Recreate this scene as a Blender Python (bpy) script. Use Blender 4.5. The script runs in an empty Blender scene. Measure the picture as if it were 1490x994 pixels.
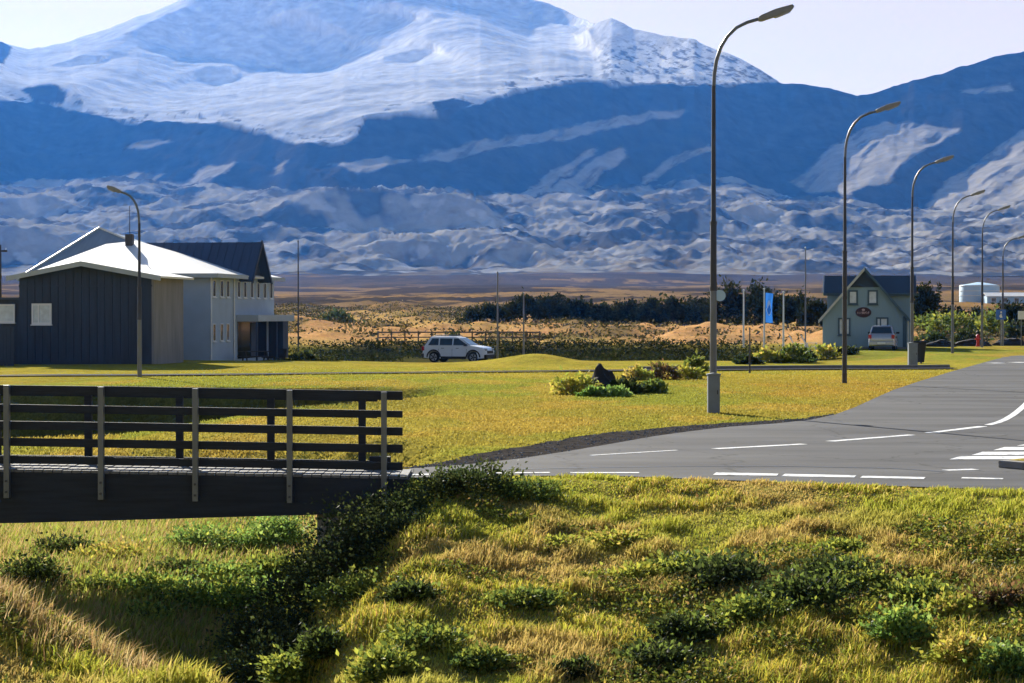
import bpy, bmesh, math, random
import numpy as np
from mathutils import Vector, Matrix
from mathutils.geometry import tessellate_polygon

# ---------------------------------------------------------------- camera, sky, sun, exposure
scn = bpy.context.scene
COL = scn.collection
R = math.radians
F, CX, HY, CAMZ = 3000.0, 745.0, 458.0, 2.41      # focal length in photo pixels, centre column, horizon row
cam_d = bpy.data.cameras.new("camera"); cam_d.sensor_width = 36; cam_d.lens = F / 1490 * 36
cam_d.clip_start = 0.2; cam_d.clip_end = 60000
cam = bpy.data.objects.new("camera", cam_d); COL.objects.link(cam)
cam.location = (0, 0, CAMZ)
cam.rotation_euler = (R(90) - math.atan((497 - HY) / F), 0, 0)
scn.camera = cam

SUN_EL, SUN_AZ = 24.0, 23.0                        # degrees above the horizon; degrees left of straight ahead
world = bpy.data.worlds.new("World"); scn.world = world; world.use_nodes = True
wn, wl = world.node_tree.nodes, world.node_tree.links
wn.clear()
sky = wn.new("ShaderNodeTexSky"); sky.sky_type = 'NISHITA'; sky.sun_disc = False
sky.sun_elevation = R(SUN_EL); sky.sun_rotation = R(-SUN_AZ)
sky.air_density = 1.0; sky.dust_density = 1.0; sky.ozone_density = 3.5
bg = wn.new("ShaderNodeBackground"); bg.inputs[1].default_value = 0.05
bg2 = wn.new("ShaderNodeBackground"); bg2.inputs[1].default_value = 0.435
# a thin veil of high cloud that thickens towards the horizon all the way round
tc = wn.new("ShaderNodeTexCoord"); sep = wn.new("ShaderNodeSeparateXYZ")
wl.new(tc.outputs["Generated"], sep.inputs[0])
mp = wn.new("ShaderNodeMapping"); mp.inputs["Scale"].default_value = (2.0, 2.0, 11.0)
wl.new(tc.outputs["Generated"], mp.inputs[0])
nz = wn.new("ShaderNodeTexNoise"); nz.inputs["Scale"].default_value = 2.2; nz.inputs["Detail"].default_value = 5
wl.new(mp.outputs[0], nz.inputs["Vector"])
rmp = wn.new("ShaderNodeValToRGB")
rmp.color_ramp.elements[0].position = 0.25; rmp.color_ramp.elements[0].color = (0.73, 0.61, 0.515, 1)
rmp.color_ramp.elements[1].position = 0.75; rmp.color_ramp.elements[1].color = (0.80, 0.67, 0.55, 1)
wl.new(nz.outputs[0], rmp.inputs[0]); wl.new(rmp.outputs[0], bg2.inputs[0])
mr = wn.new("ShaderNodeMapRange"); mr.inputs["From Min"].default_value = 0.15; mr.inputs["From Max"].default_value = 0.27
mr.inputs["To Min"].default_value = 0.92; mr.inputs["To Max"].default_value = 0.0; mr.interpolation_type = 'SMOOTHSTEP'
wl.new(sep.outputs["Z"], mr.inputs[0])
mixw = wn.new("ShaderNodeMixShader"); wo = wn.new("ShaderNodeOutputWorld")
wl.new(sky.outputs[0], bg.inputs[0]); wl.new(mr.outputs[0], mixw.inputs[0])
wl.new(bg.outputs[0], mixw.inputs[1]); wl.new(bg2.outputs[0], mixw.inputs[2]); wl.new(mixw.outputs[0], wo.inputs[0])

sd = bpy.data.lights.new("sun", 'SUN'); sd.energy = 5.0; sd.angle = R(0.5); sd.color = (1.0, 0.965, 0.92)
sun = bpy.data.objects.new("sun", sd); COL.objects.link(sun)
SUNV = Vector((-math.sin(R(SUN_AZ)) * math.cos(R(SUN_EL)), math.cos(R(SUN_AZ)) * math.cos(R(SUN_EL)), math.sin(R(SUN_EL))))
sun.rotation_euler = SUNV.to_track_quat('Z', 'Y').to_euler()

vs = scn.view_settings
vs.view_transform = 'Standard'; vs.look = 'None'; vs.gamma = 1.0; vs.use_curve_mapping = False
vs.exposure = 1.2
scn.render.engine = 'CYCLES'
cy = scn.cycles
cy.use_denoising = True; cy.max_bounces = 5; cy.diffuse_bounces = 2; cy.glossy_bounces = 2
cy.transmission_bounces = 3; cy.volume_bounces = 0; cy.transparent_max_bounces = 6

HAZE_DENSITY, HAZE_COLOR = 5.0e-5, (0.04, 0.27, 1.0, 1)

# ---------------------------------------------------------------- numpy noise
def _h(ix, iy, s):
    n = (ix.astype(np.int64) * 374761393 + iy.astype(np.int64) * 668265263 + s * 1442695041) & 0x7fffffff
    n = ((n ^ (n >> 13)) * 1274126177) & 0x7fffffff
    n = ((n ^ (n >> 15)) * 2246822519) & 0x7fffffff
    return ((n ^ (n >> 16)) & 0xffffff) / float(0xffffff)
def vnoise(x, y, s=0):
    x = np.asarray(x, float); y = np.asarray(y, float)
    ix, iy = np.floor(x), np.floor(y); fx, fy = x - ix, y - iy
    fx = fx * fx * fx * (fx * (fx * 6 - 15) + 10); fy = fy * fy * fy * (fy * (fy * 6 - 15) + 10)
    a, b = _h(ix, iy, s), _h(ix + 1, iy, s); c, d = _h(ix, iy + 1, s), _h(ix + 1, iy + 1, s)
    return (a + (b - a) * fx) * (1 - fy) + (c + (d - c) * fx) * fy
def fbm(x, y, o=4, s=0, g=0.5):
    t = 0; a = 1.0; n = 0
    x = np.asarray(x, float); y = np.asarray(y, float)
    x, y = .83 * x - .56 * y, .56 * x + .83 * y
    for k in range(o):
        t = t + a * vnoise(x + 17.3 * k, y - 9.1 * k, s + k); n += a; a *= g
        x, y = 2.03 * (.8 * x - .6 * y), 2.03 * (.6 * x + .8 * y)
    return t / n
def ss(a, b, x):
    t = np.clip((np.asarray(x, float) - a) / (b - a), 0, 1); return t * t * (3 - 2 * t)
def lerp(a, b, t): return a + (b - a) * t

# ---------------------------------------------------------------- the lie of the land
def Yn(X): return np.interp(X, [-14, -1.57, 1.28, 3.04, 6.98, 16], [30.2, 30.3, 30.8, 29.9, 28.1, 23.5])
MOOR = ([-400, 110, 150, 200, 260, 350, 500, 900, 1500, 2000, 2400], [0, 0, .15, .8, 1.4, 2.4, 5.5, 13, 25, 41, 50])
def H(X, Y, detail=True):
    X = np.asarray(X, float); Y = np.asarray(Y, float)
    z = np.interp(Y, *MOOR)
    # stream hollow behind the parked car, with a steep bank beyond it
    m = ss(-22, -10, X) * (1 - ss(12, 24, X)) * ss(108, 118, Y) * (1 - ss(147.5, 150.5, Y))
    z = z - 0.70 * m
    # grassy hump in front of the car
    z = z + 0.30 * np.exp(-((X - .6) / 2.2) ** 2 - ((Y - 106) / 4.5) ** 2) - .10 * np.exp(-((X + 4.5) / 4) ** 2 - ((Y - 105) / 9) ** 2)
    z = z + 0.28 * np.exp(-((X - 1.5) / 1.8) ** 2 - ((Y - 103) / 3) ** 2)
    # ditch behind the footbridge
    ex = 1 - ss(-4.2, -2.6, X + 0.25 * np.sin(Y))
    dp = np.interp(X, [-40, -12, -7, -4.5, -2.8, -1.8], [2.2, 2.1, 1.6, .9, .35, 0])
    ny = np.interp(X, [-40, -14, -8, -5, -3, -2], [44, 45, 49, 54, 59, 62])
    z = z - dp * ss(ny, ny + 4, Y) * (1 - ss(66.4, 68.3, Y + 0.6 * np.sin(X * .6) + .35 * np.sin(X * 1.7 + 1)))
    z = z - .42 * (1 - ss(-9.5, -5.5, X)) * ss(38, 42, Y) * (1 - ss(60, 64, Y))
    # the hollow that the footbridge spans
    wx = 1 - ss(-3.2, -0.6, X + 0.0 * Y)
    vall = np.interp(Y, [16, 20, 23, 25, 27, 28.8, 30.5, 33, 37, 39, 41, 47], [-2.3, -2.5, -2.5, -2.45, -2.2, -1.85, -1.58, -1.42, -1.28, -.75, -.42, 0])
    vall = vall - 0.25 * np.exp(-((X + 3.6) / .8) ** 2) * (1 - ss(26, 33, Y))
    d = Yn(X) - Y
    zr = -0.165 * np.maximum(d - .45, 0) * ss(.2, 1.4, d)
    zr = np.maximum(zr, -1.55 + 0 * X)
    xb = np.interp(Y, [16, 22, 26, 28, 31, 36, 40], [-2.6, -3.1, -3.3, -3.15, -3.1, -3.0, -3.2])
    xb = xb + .22 * np.sin(Y * 1.5 + .6) + .14 * np.sin(Y * 3.9) - .15 * np.sin(Y * .8)
    bank = vall + 0.80 * np.maximum(X - xb, 0)
    k = 0.18
    hh = np.clip(0.5 + 0.5 * (zr - bank) / k, 0, 1)
    near = zr + (bank - zr) * hh - k * hh * (1 - hh)
    wy = 1 - ss(38, 45, Y)
    z = np.where(Y < 47, lerp(z, near, wy), z)
    # ground rising again towards the near side, and the mound at the lower left
    z = z + ss(17.5, 9, Y) * (1.4 + 1.55) * ss(-4, 3, X) * 0.75
    mound = np.interp(X, [-9, -4.1, -2.6, -1.4, 1], [2.95, 2.55, 1.72, 0.3, 0])
    z = z + mound * (1 - ss(16.6, 19.2, Y + 0.25 * np.sin(X * 2.1)))
    if detail:
        fg = 1 - ss(30, 34, Y)
        off = ss(.3, 1.5, d)
        z = z + 0.16 * (fbm(X * .9, Y * .9, 3, 3) - .5) * np.maximum(fg * off, ex * wy * (Y < 47))
        z = z + 0.09 * (fbm(X * .12, Y * .10, 3, 5) - .5) * ss(34, 60, Y) * (1 - road_mask(X, Y))
        hm = ss(150, 165, Y) * (1 - ss(450, 900, Y))
        z = z + hm * (1.9 * (fbm(X * .11, Y * .06, 3, 9) - .5) + .9 * np.maximum(fbm(X * .3, Y * .2, 2, 12) - .55, 0) * 2)
        z = z + ss(400, 900, Y) * 9 * (fbm(X * .006, Y * .004, 4, 15) - .5)
    return z
def P(px, py, z=0.0):
    """where the ray through a photo pixel meets the level z"""
    y = (CAMZ - z) * F / (py - HY)
    return ((px - CX) / F * y, y)

# road outline
FAR = [(596, 683), (680, 677), (760, 668), (830, 657), (900, 645), (950, 636), (1000, 629), (1060, 622), (1130, 617),
       (1180, 611.5), (1215, 604), (1245, 593), (1270, 581.5), (1300, 568), (1340, 554.5), (1390, 539.5), (1440, 525.5), (1490, 512)]
far_xy = [P(*p) for p in FAR]
near_xy = [(x, float(Yn(np.array(x)))) for x in (-1.62, -.5, .6, 1.3, 2.2, 3.04, 4.2, 5.5, 7, 9, 12, 16)]
road_poly = far_xy + [(36.5, 147), (44, 174), (56, 215), (64, 213), (52, 172), (44.5, 147), (36, 120), (29, 96), (23.5, 76), (20, 60), (20, 45), (24, 30), (30, 20), (22, 18)] + near_xy[::-1]
RP = np.array(road_poly)
def inside(X, Y, poly):
    X = np.asarray(X, float); Y = np.asarray(Y, float); r = np.zeros(X.shape, bool); n = len(poly)
    for i in range(n):
        x1, y1 = poly[i]; x2, y2 = poly[(i + 1) % n]
        if y1 == y2: continue
        c = ((y1 > Y) != (y2 > Y)) & (X < (x2 - x1) * (Y - y1) / (y2 - y1) + x1); r ^= c
    return r
def road_mask(X, Y):
    return inside(X, Y, road_poly) * 1.0

# ---------------------------------------------------------------- mesh helpers
def link(o, parent=None):
    COL.objects.link(o)
    if parent is not None: o.parent = parent
    return o
def mesh(name, verts, faces, mat=None, parent=None, smooth=False, loc=None, rot=None):
    me = bpy.data.meshes.new(name); me.from_pydata([tuple(v) for v in verts], [], faces); me.update()
    if smooth: me.polygons.foreach_set("use_smooth", [True] * len(me.polygons))
    if mat: me.materials.append(mat)
    o = bpy.data.objects.new(name, me); link(o, parent)
    if loc is not None: o.location = loc
    if rot is not None: o.rotation_euler = rot
    return o
def fast_mesh(name, verts, quads=None, tris=None, mat=None, col=None, smooth=False, parent=None):
    me = bpy.data.meshes.new(name)
    verts = np.ascontiguousarray(verts, np.float32)
    loops = []; starts = []; tot = []; s = 0
    if quads is not None and len(quads):
        loops.append(quads.reshape(-1)); n = len(quads); starts.append(s + 4 * np.arange(n)); tot.append(np.full(n, 4)); s += 4 * n
    if tris is not None and len(tris):
        loops.append(tris.reshape(-1)); n = len(tris); starts.append(s + 3 * np.arange(n)); tot.append(np.full(n, 3)); s += 3 * n
    loops = np.concatenate(loops).astype(np.int32); starts = np.concatenate(starts).astype(np.int32)
    me.vertices.add(len(verts)); me.vertices.foreach_set("co", verts.reshape(-1))
    me.loops.add(len(loops)); me.loops.foreach_set("vertex_index", loops)
    me.polygons.add(len(starts)); me.polygons.foreach_set("loop_start", starts)
    if smooth: me.polygons.foreach_set("use_smooth", np.ones(len(starts), bool))
    me.update(calc_edges=True)
    if col is not None:
        c = np.ones((len(verts), 4), np.float32); c[:, :3] = col
        a = me.color_attributes.new("col", 'FLOAT_COLOR', 'POINT'); a.data.foreach_set("color", c.reshape(-1))
    if mat: me.materials.append(mat)
    o = bpy.data.objects.new(name, me); link(o, parent); return o
def grid_quads(nr, nc):
    i = np.arange(nr - 1)[:, None] * nc + np.arange(nc - 1)[None, :]
    i = i.reshape(-1); return np.stack([i, i + 1, i + nc + 1, i + nc], 1)
class MB:
    def __init__(s): s.v = []; s.f = []
    def add(s, v, f):
        b = len(s.v); s.v += [tuple(p) for p in v]; s.f += [tuple(b + i for i in q) for q in f]; return s
    def box(s, x0, x1, y0, y1, z0, z1):
        v = [(x0, y0, z0), (x1, y0, z0), (x1, y1, z0), (x0, y1, z0), (x0, y0, z1), (x1, y0, z1), (x1, y1, z1), (x0, y1, z1)]
        return s.add(v, [(0, 3, 2, 1), (4, 5, 6, 7), (0, 1, 5, 4), (1, 2, 6, 5), (2, 3, 7, 6), (3, 0, 4, 7)])
    def prism(s, poly, axis, a, b):
        """extrude a 2-D outline along an axis; outline coords are the two other axes in order"""
        n = len(poly)
        def p3(p, t):
            return {'x': (t, p[0], p[1]), 'y': (p[0], t, p[1]), 'z': (p[0], p[1], t)}[axis]
        v = [p3(p, a) for p in poly] + [p3(p, b) for p in poly]
        f = [tuple(range(n))[::-1], tuple(range(n, 2 * n))] + [(i, (i + 1) % n, n + (i + 1) % n, n + i) for i in range(n)]
        return s.add(v, f)
    def tube(s, pts, rad, n=10, cap=True):
        pts = [Vector(p) for p in pts]; rad = rad if isinstance(rad, (list, tuple)) else [rad] * len(pts)
        rings = []; up = Vector((0, 1, 0.03))
        for i, p in enumerate(pts):
            t = (pts[min(i + 1, len(pts) - 1)] - pts[max(i - 1, 0)]).normalized()
            a = t.cross(up)
            if a.length < .05: a = t.cross(Vector((1, 0, 0)))
            a.normalize(); b = t.cross(a)
            rings.append([p + rad[i] * (math.cos(2 * math.pi * k / n) * a + math.sin(2 * math.pi * k / n) * b) for k in range(n)])
        v = [q for r in rings for q in r]; f = []
        for i in range(len(pts) - 1):
            for k in range(n): f.append((i * n + k, i * n + (k + 1) % n, (i + 1) * n + (k + 1) % n, (i + 1) * n + k))
        if cap: f += [tuple(range(n)), tuple(range((len(pts) - 1) * n, len(pts) * n))[::-1]]
        return s.add(v, f)
    def build(s, name, mat, parent=None, smooth=False, bevel=0, loc=None, rot=None):
        o = mesh(name, s.v, s.f, mat, parent, smooth, loc, rot)
        bm = bmesh.new(); bm.from_mesh(o.data); bmesh.ops.recalc_face_normals(bm, faces=bm.faces)
        if bevel:
            ed = [e for e in bm.edges if len(e.link_faces) == 2 and e.calc_face_angle(0) > .6]
            bmesh.ops.bevel(bm, geom=ed, offset=bevel, segments=2, profile=.6, affect='EDGES', clamp_overlap=True)
        bm.to_mesh(o.data); bm.free()
        if smooth:
            o.data.polygons.foreach_set("use_smooth", [True] * len(o.data.polygons))
            try: o.data.set_sharp_from_angle(angle=R(38))
            except Exception: pass
        return o
def tag(o, label=None, cat=None, group=None, kind=None):
    if label: o["label"] = label
    if cat: o["category"] = cat
    if group: o["group"] = group
    if kind: o["kind"] = kind
    return o
def thing(name, label, cat, loc=(0, 0, 0), rz=0, group=None):
    o = bpy.data.objects.new(name, None); link(o); o.location = loc; o.rotation_euler = (0, 0, rz)
    o.empty_display_size = .3
    return tag(o, label, cat, group)
def gz(x, y): return float(H(np.array([x]), np.array([y]))[0])

# ---------------------------------------------------------------- materials
def nodes_of(m):
    m.use_nodes = True; n = m.node_tree.nodes; n.clear(); return n, m.node_tree.links
def pmat(name, col, rough=.7, var=.15, scale=6, metal=0, bump=0.0, bscale=40, spec=.4, streak=None):
    m = bpy.data.materials.new(name); n, l = nodes_of(m)
    b = n.new("ShaderNodeBsdfPrincipled"); o = n.new("ShaderNodeOutputMaterial"); l.new(b.outputs[0], o.inputs[0])
    b.inputs["Roughness"].default_value = rough; b.inputs["Metallic"].default_value = metal
    b.inputs["Specular IOR Level"].default_value = spec
    t = n.new("ShaderNodeTexCoord"); vec = t.outputs["Object"]
    if streak:
        mp = n.new("ShaderNodeMapping"); mp.inputs["Scale"].default_value = streak; l.new(vec, mp.inputs[0]); vec = mp.outputs[0]
    z = n.new("ShaderNodeTexNoise"); z.inputs["Scale"].default_value = scale; z.inputs["Detail"].default_value = 6
    l.new(vec, z.inputs["Vector"])
    r = n.new("ShaderNodeValToRGB"); c = np.array(col[:3])
    r.color_ramp.elements[0].position = .3; r.color_ramp.elements[1].position = .7
    r.color_ramp.elements[0].color = (*(c * (1 - var)), 1); r.color_ramp.elements[1].color = (*np.minimum(c * (1 + var), 1), 1)
    l.new(z.outputs[0], r.inputs[0]); l.new(r.outputs[0], b.inputs["Base Color"])
    if bump:
        z2 = n.new("ShaderNodeTexNoise"); z2.inputs["Scale"].default_value = bscale; z2.inputs["Detail"].default_value = 4
        l.new(vec, z2.inputs["Vector"])
        bp = n.new("ShaderNodeBump"); bp.inputs["Strength"].default_value = bump; bp.inputs["Distance"].default_value = .02
        l.new(z2.outputs[0], bp.inputs["Height"]); l.new(bp.outputs[0], b.inputs["Normal"])
    return m
def leafmat(name, trans=.45, gloss=.0):
    m = bpy.data.materials.new(name); n, l = nodes_of(m)
    a = n.new("ShaderNodeAttribute"); a.attribute_name = "col"
    d = n.new("ShaderNodeBsdfDiffuse"); t = n.new("ShaderNodeBsdfTranslucent"); x = n.new("ShaderNodeMixShader")
    x.inputs[0].default_value = trans; o = n.new("ShaderNodeOutputMaterial")
    l.new(a.outputs[0], d.inputs[0]); l.new(a.outputs[0], t.inputs[0]); l.new(d.outputs[0], x.inputs[1]); l.new(t.outputs[0], x.inputs[2])
    if gloss:
        g = n.new("ShaderNodeBsdfGlossy"); g.inputs["Roughness"].default_value = .45; y = n.new("ShaderNodeMixShader")
        y.inputs[0].default_value = gloss; l.new(x.outputs[0], y.inputs[1]); l.new(g.outputs[0], y.inputs[2]); l.new(y.outputs[0], o.inputs[0])
    else: l.new(x.outputs[0], o.inputs[0])
    return m
M = {}
M['leaf'] = leafmat("leaf", .5, .015)
M['grass'] = leafmat("grass_blade", .45)
M['needle'] = leafmat("needle", .15)
M['white_metal'] = pmat("white_roof_sheet", (.78, .76, .72), .45, .06, 1.5)
M['white_wall'] = pmat("shade_blue_render", (.38, .45, .54), .8, .06, 1.2, bump=.1)  # blue shade on the white wall is put into this colour
M['navy'] = pmat("navy_cladding", (.030, .045, .075), .6, .18, 1.0, streak=(6, 6, .6))
M['concrete'] = pmat("bare_concrete", (.23, .215, .20), .85, .18, 1.4, bump=.15, streak=(2.5, 2.5, .35))
M['bluegrey_roof'] = pmat("blue_grey_roof", (.22, .27, .31), .5, .1, 1.5, streak=(5, .5, .5))
M['navy_roof'] = pmat("dark_blue_roof_sheet", (.05, .075, .13), .5, .12, 2, streak=(8, .6, .6))
M['fascia'] = pmat("grey_fascia", (.42, .46, .48), .6, .06, 2)
M['frame_white'] = pmat("white_frame", (.75, .76, .76), .5, .04, 3)
M['glass'] = pmat("window_glass", (.02, .03, .04), .06, .3, 2, spec=.8)
M['pale_pane'] = pmat("pale_glass", (.60, .68, .72), .12, .18, 3, spec=.8)  # even pale tint on the panes
M['dark_void'] = pmat("dark_glazing", (.012, .018, .03), .12, .3, 2, spec=.7)
M['house_wall'] = pmat("grey_green_corrugated", (.25, .36, .41), .6, .08, 3, streak=(22, 22, .4))
M['house_roof'] = pmat("dark_teal_roof", (.022, .040, .058), .55, .15, 3, streak=(14, 1, 1))
M['house_trim'] = pmat("teal_trim", (.05, .10, .13), .5, .08, 3)
M['pale_trim'] = pmat("pale_trim", (.55, .55, .48), .6, .08, 3)
M['galv'] = pmat("galvanised_steel", (.15, .16, .17), .45, .16, 9, metal=.35, streak=(1, 1, .2))
M['pole_dark'] = pmat("weathered_dark_pole", (.055, .055, .06), .5, .25, 8, metal=.3, streak=(1, 1, .3))
M['lamp_grey'] = pmat("lamp_housing", (.22, .22, .22), .5, .1, 6)
M['lamp_glass'] = pmat("lamp_lens", (.35, .36, .36), .2, .1, 6)
M['bridge_wood'] = pmat("dark_stained_timber", (.020, .023, .030), .75, .3, 7, bump=.35, bscale=30, streak=(.5, 6, 6))
M['girder'] = pmat("dark_stained_girder", (.017, .021, .030), .7, .35, 3, bump=.3, bscale=24, streak=(.4, 4, 5))
M['plank'] = pmat("weathered_deck_plank", (.16, .155, .15), .85, .22, 6, bump=.3, streak=(5, .6, 5))
M['box_grey'] = pmat("grey_enamelled_box", (.16, .19, .23), .5, .12, 5)
M['black'] = pmat("black_plastic", (.012, .012, .014), .5, .2, 6)
M['tyre'] = pmat("tyre_rubber", (.015, .015, .016), .85, .2, 20)
M['rim'] = pmat("alloy_rim", (.45, .46, .48), .3, .08, 10, metal=.7)
M['car_white'] = pmat("white_car_paint", (.78, .80, .82), .22, .02, 3, spec=.6)
M['car_silver'] = pmat("silver_car_paint", (.40, .43, .50), .25, .03, 3, metal=.4, spec=.6)
M['red'] = pmat("red_lens", (.45, .02, .02), .25, .1, 8)
M['red_paint'] = pmat("red_paint", (.50, .03, .02), .5, .15, 8)
M['plate'] = pmat("number_plate", (.75, .75, .72), .4, .03, 8)
M['sign_dark'] = pmat("dark_red_sign", (.045, .012, .014), .5, .12, 6)
M['sign_pale'] = pmat("pale_sign_lettering", (.62, .42, .36), .6, .08, 6)
M['sign_blue'] = pmat("blue_sign", (.03, .12, .42), .45, .08, 6)
M['banner_blue'] = leafmat("banner_cloth", .35)
M['white_paint'] = pmat("white_paint", (.72, .72, .70), .6, .08, 4)
M['tank_blue'] = pmat("pale_blue_sheet", (.42, .58, .70), .5, .06, .5)
M['bark'] = pmat("bark", (.05, .04, .03), .9, .3, 12, bump=.5)
M['lava_rock'] = pmat("lava_rock", (.022, .020, .020), .95, .4, 5, bump=.8, bscale=9)
M['stone'] = pmat("grey_stone", (.16, .155, .15), .9, .3, 6, bump=.5, bscale=12)
M['wood_grey'] = pmat("grey_weathered_wood", (.12, .10, .085), .85, .25, 8, bump=.3)
M['kerb'] = pmat("kerb_concrete", (.20, .19, .18), .9, .2, 5, bump=.3)

def ground_mat():
    m = bpy.data.materials.new("ground"); n, l = nodes_of(m)
    a = n.new("ShaderNodeAttribute"); a.attribute_name = "col"
    b = n.new("ShaderNodeBsdfPrincipled"); b.inputs["Roughness"].default_value = 1; b.inputs["Specular IOR Level"].default_value = 0
    o = n.new("ShaderNodeOutputMaterial"); l.new(b.outputs[0], o.inputs[0])
    t = n.new("ShaderNodeTexCoord"); prev = a.outputs[0]
    for sc, lo, hi, st in ((.35, .82, 1.18, (1, .6, 1)), (3.0, .72, 1.25, (1, .5, 1)), (16., .6, 1.35, (1, .45, 1))):
        mp = n.new("ShaderNodeMapping"); mp.inputs["Scale"].default_value = st; l.new(t.outputs["Object"], mp.inputs[0])
        z = n.new("ShaderNodeTexNoise"); z.inputs["Scale"].default_value = sc; z.inputs["Detail"].default_value = 5; z.inputs["Roughness"].default_value = .6
        l.new(mp.outputs[0], z.inputs["Vector"])
        r = n.new("ShaderNodeMapRange"); r.inputs["From Min"].default_value = .3; r.inputs["From Max"].default_value = .7
        r.inputs["To Min"].default_value = lo; r.inputs["To Max"].default_value = hi; l.new(z.outputs[0], r.inputs[0])
        x = n.new("ShaderNodeVectorMath"); x.operation = 'SCALE'; l.new(prev, x.inputs[0]); l.new(r.outputs[0], x.inputs["Scale"]); prev = x.outputs[0]
    # dry straw patches
    z = n.new("ShaderNodeTexNoise"); z.inputs["Scale"].default_value = .9; z.inputs["Detail"].default_value = 8; z.inputs["Roughness"].default_value = .65
    l.new(t.outputs["Object"], z.inputs["Vector"])
    r = n.new("ShaderNodeMapRange"); r.inputs["From Min"].default_value = .5; r.inputs["From Max"].default_value = .72; r.inputs["To Max"].default_value = .55
    l.new(z.outputs[0], r.inputs[0])
    mx = n.new("ShaderNodeMix"); mx.data_type = 'RGBA'; mx.blend_type = 'MULTIPLY'
    l.new(r.outputs[0], mx.inputs[0]); l.new(prev, mx.inputs[6]); mx.inputs[7].default_value = (1.15, .82, .75, 1)
    l.new(mx.outputs[2], b.inputs["Base Color"])
    z2 = n.new("ShaderNodeTexNoise"); z2.inputs["Scale"].default_value = 9; z2.inputs["Detail"].default_value = 6; l.new(t.outputs["Object"], z2.inputs["Vector"])
    bp = n.new("ShaderNodeBump"); bp.inputs["Strength"].default_value = .7; bp.inputs["Distance"].default_value = .06
    l.new(z2.outputs[0], bp.inputs["Height"]); l.new(bp.outputs[0], b.inputs["Normal"])
    return m
def mountain_mat():
    m = bpy.data.materials.new("mountain"); n, l = nodes_of(m)
    a = n.new("ShaderNodeAttribute"); a.attribute_name = "col"
    b = n.new("ShaderNodeBsdfDiffuse"); b.inputs["Roughness"].default_value = .6
    o = n.new("ShaderNodeOutputMaterial"); l.new(b.outputs[0], o.inputs[0])
    t = n.new("ShaderNodeTexCoord")
    z = n.new("ShaderNodeTexNoise"); z.inputs["Scale"].default_value = .03; z.inputs["Detail"].default_value = 6; z.inputs["Roughness"].default_value = .65
    l.new(t.outputs["Object"], z.inputs["Vector"])
    r = n.new("ShaderNodeMapRange"); r.inputs["From Min"].default_value = .3; r.inputs["From Max"].default_value = .7
    r.inputs["To Min"].default_value = .68; r.inputs["To Max"].default_value = 1.22; l.new(z.outputs[0], r.inputs[0])
    x = n.new("ShaderNodeVectorMath"); x.operation = 'SCALE'; l.new(a.outputs[0], x.inputs[0]); l.new(r.outputs[0], x.inputs["Scale"])
    l.new(x.outputs[0], b.inputs[0])
    bp = n.new("ShaderNodeBump"); bp.inputs["Strength"].default_value = .5; bp.inputs["Distance"].default_value = 9
    z2 = n.new("ShaderNodeTexNoise"); z2.inputs["Scale"].default_value = .02; z2.inputs["Detail"].default_value = 5
    l.new(t.outputs["Object"], z2.inputs["Vector"]); l.new(z2.outputs[0], bp.inputs["Height"]); l.new(bp.outputs[0], b.inputs["Normal"])
    return m
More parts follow.
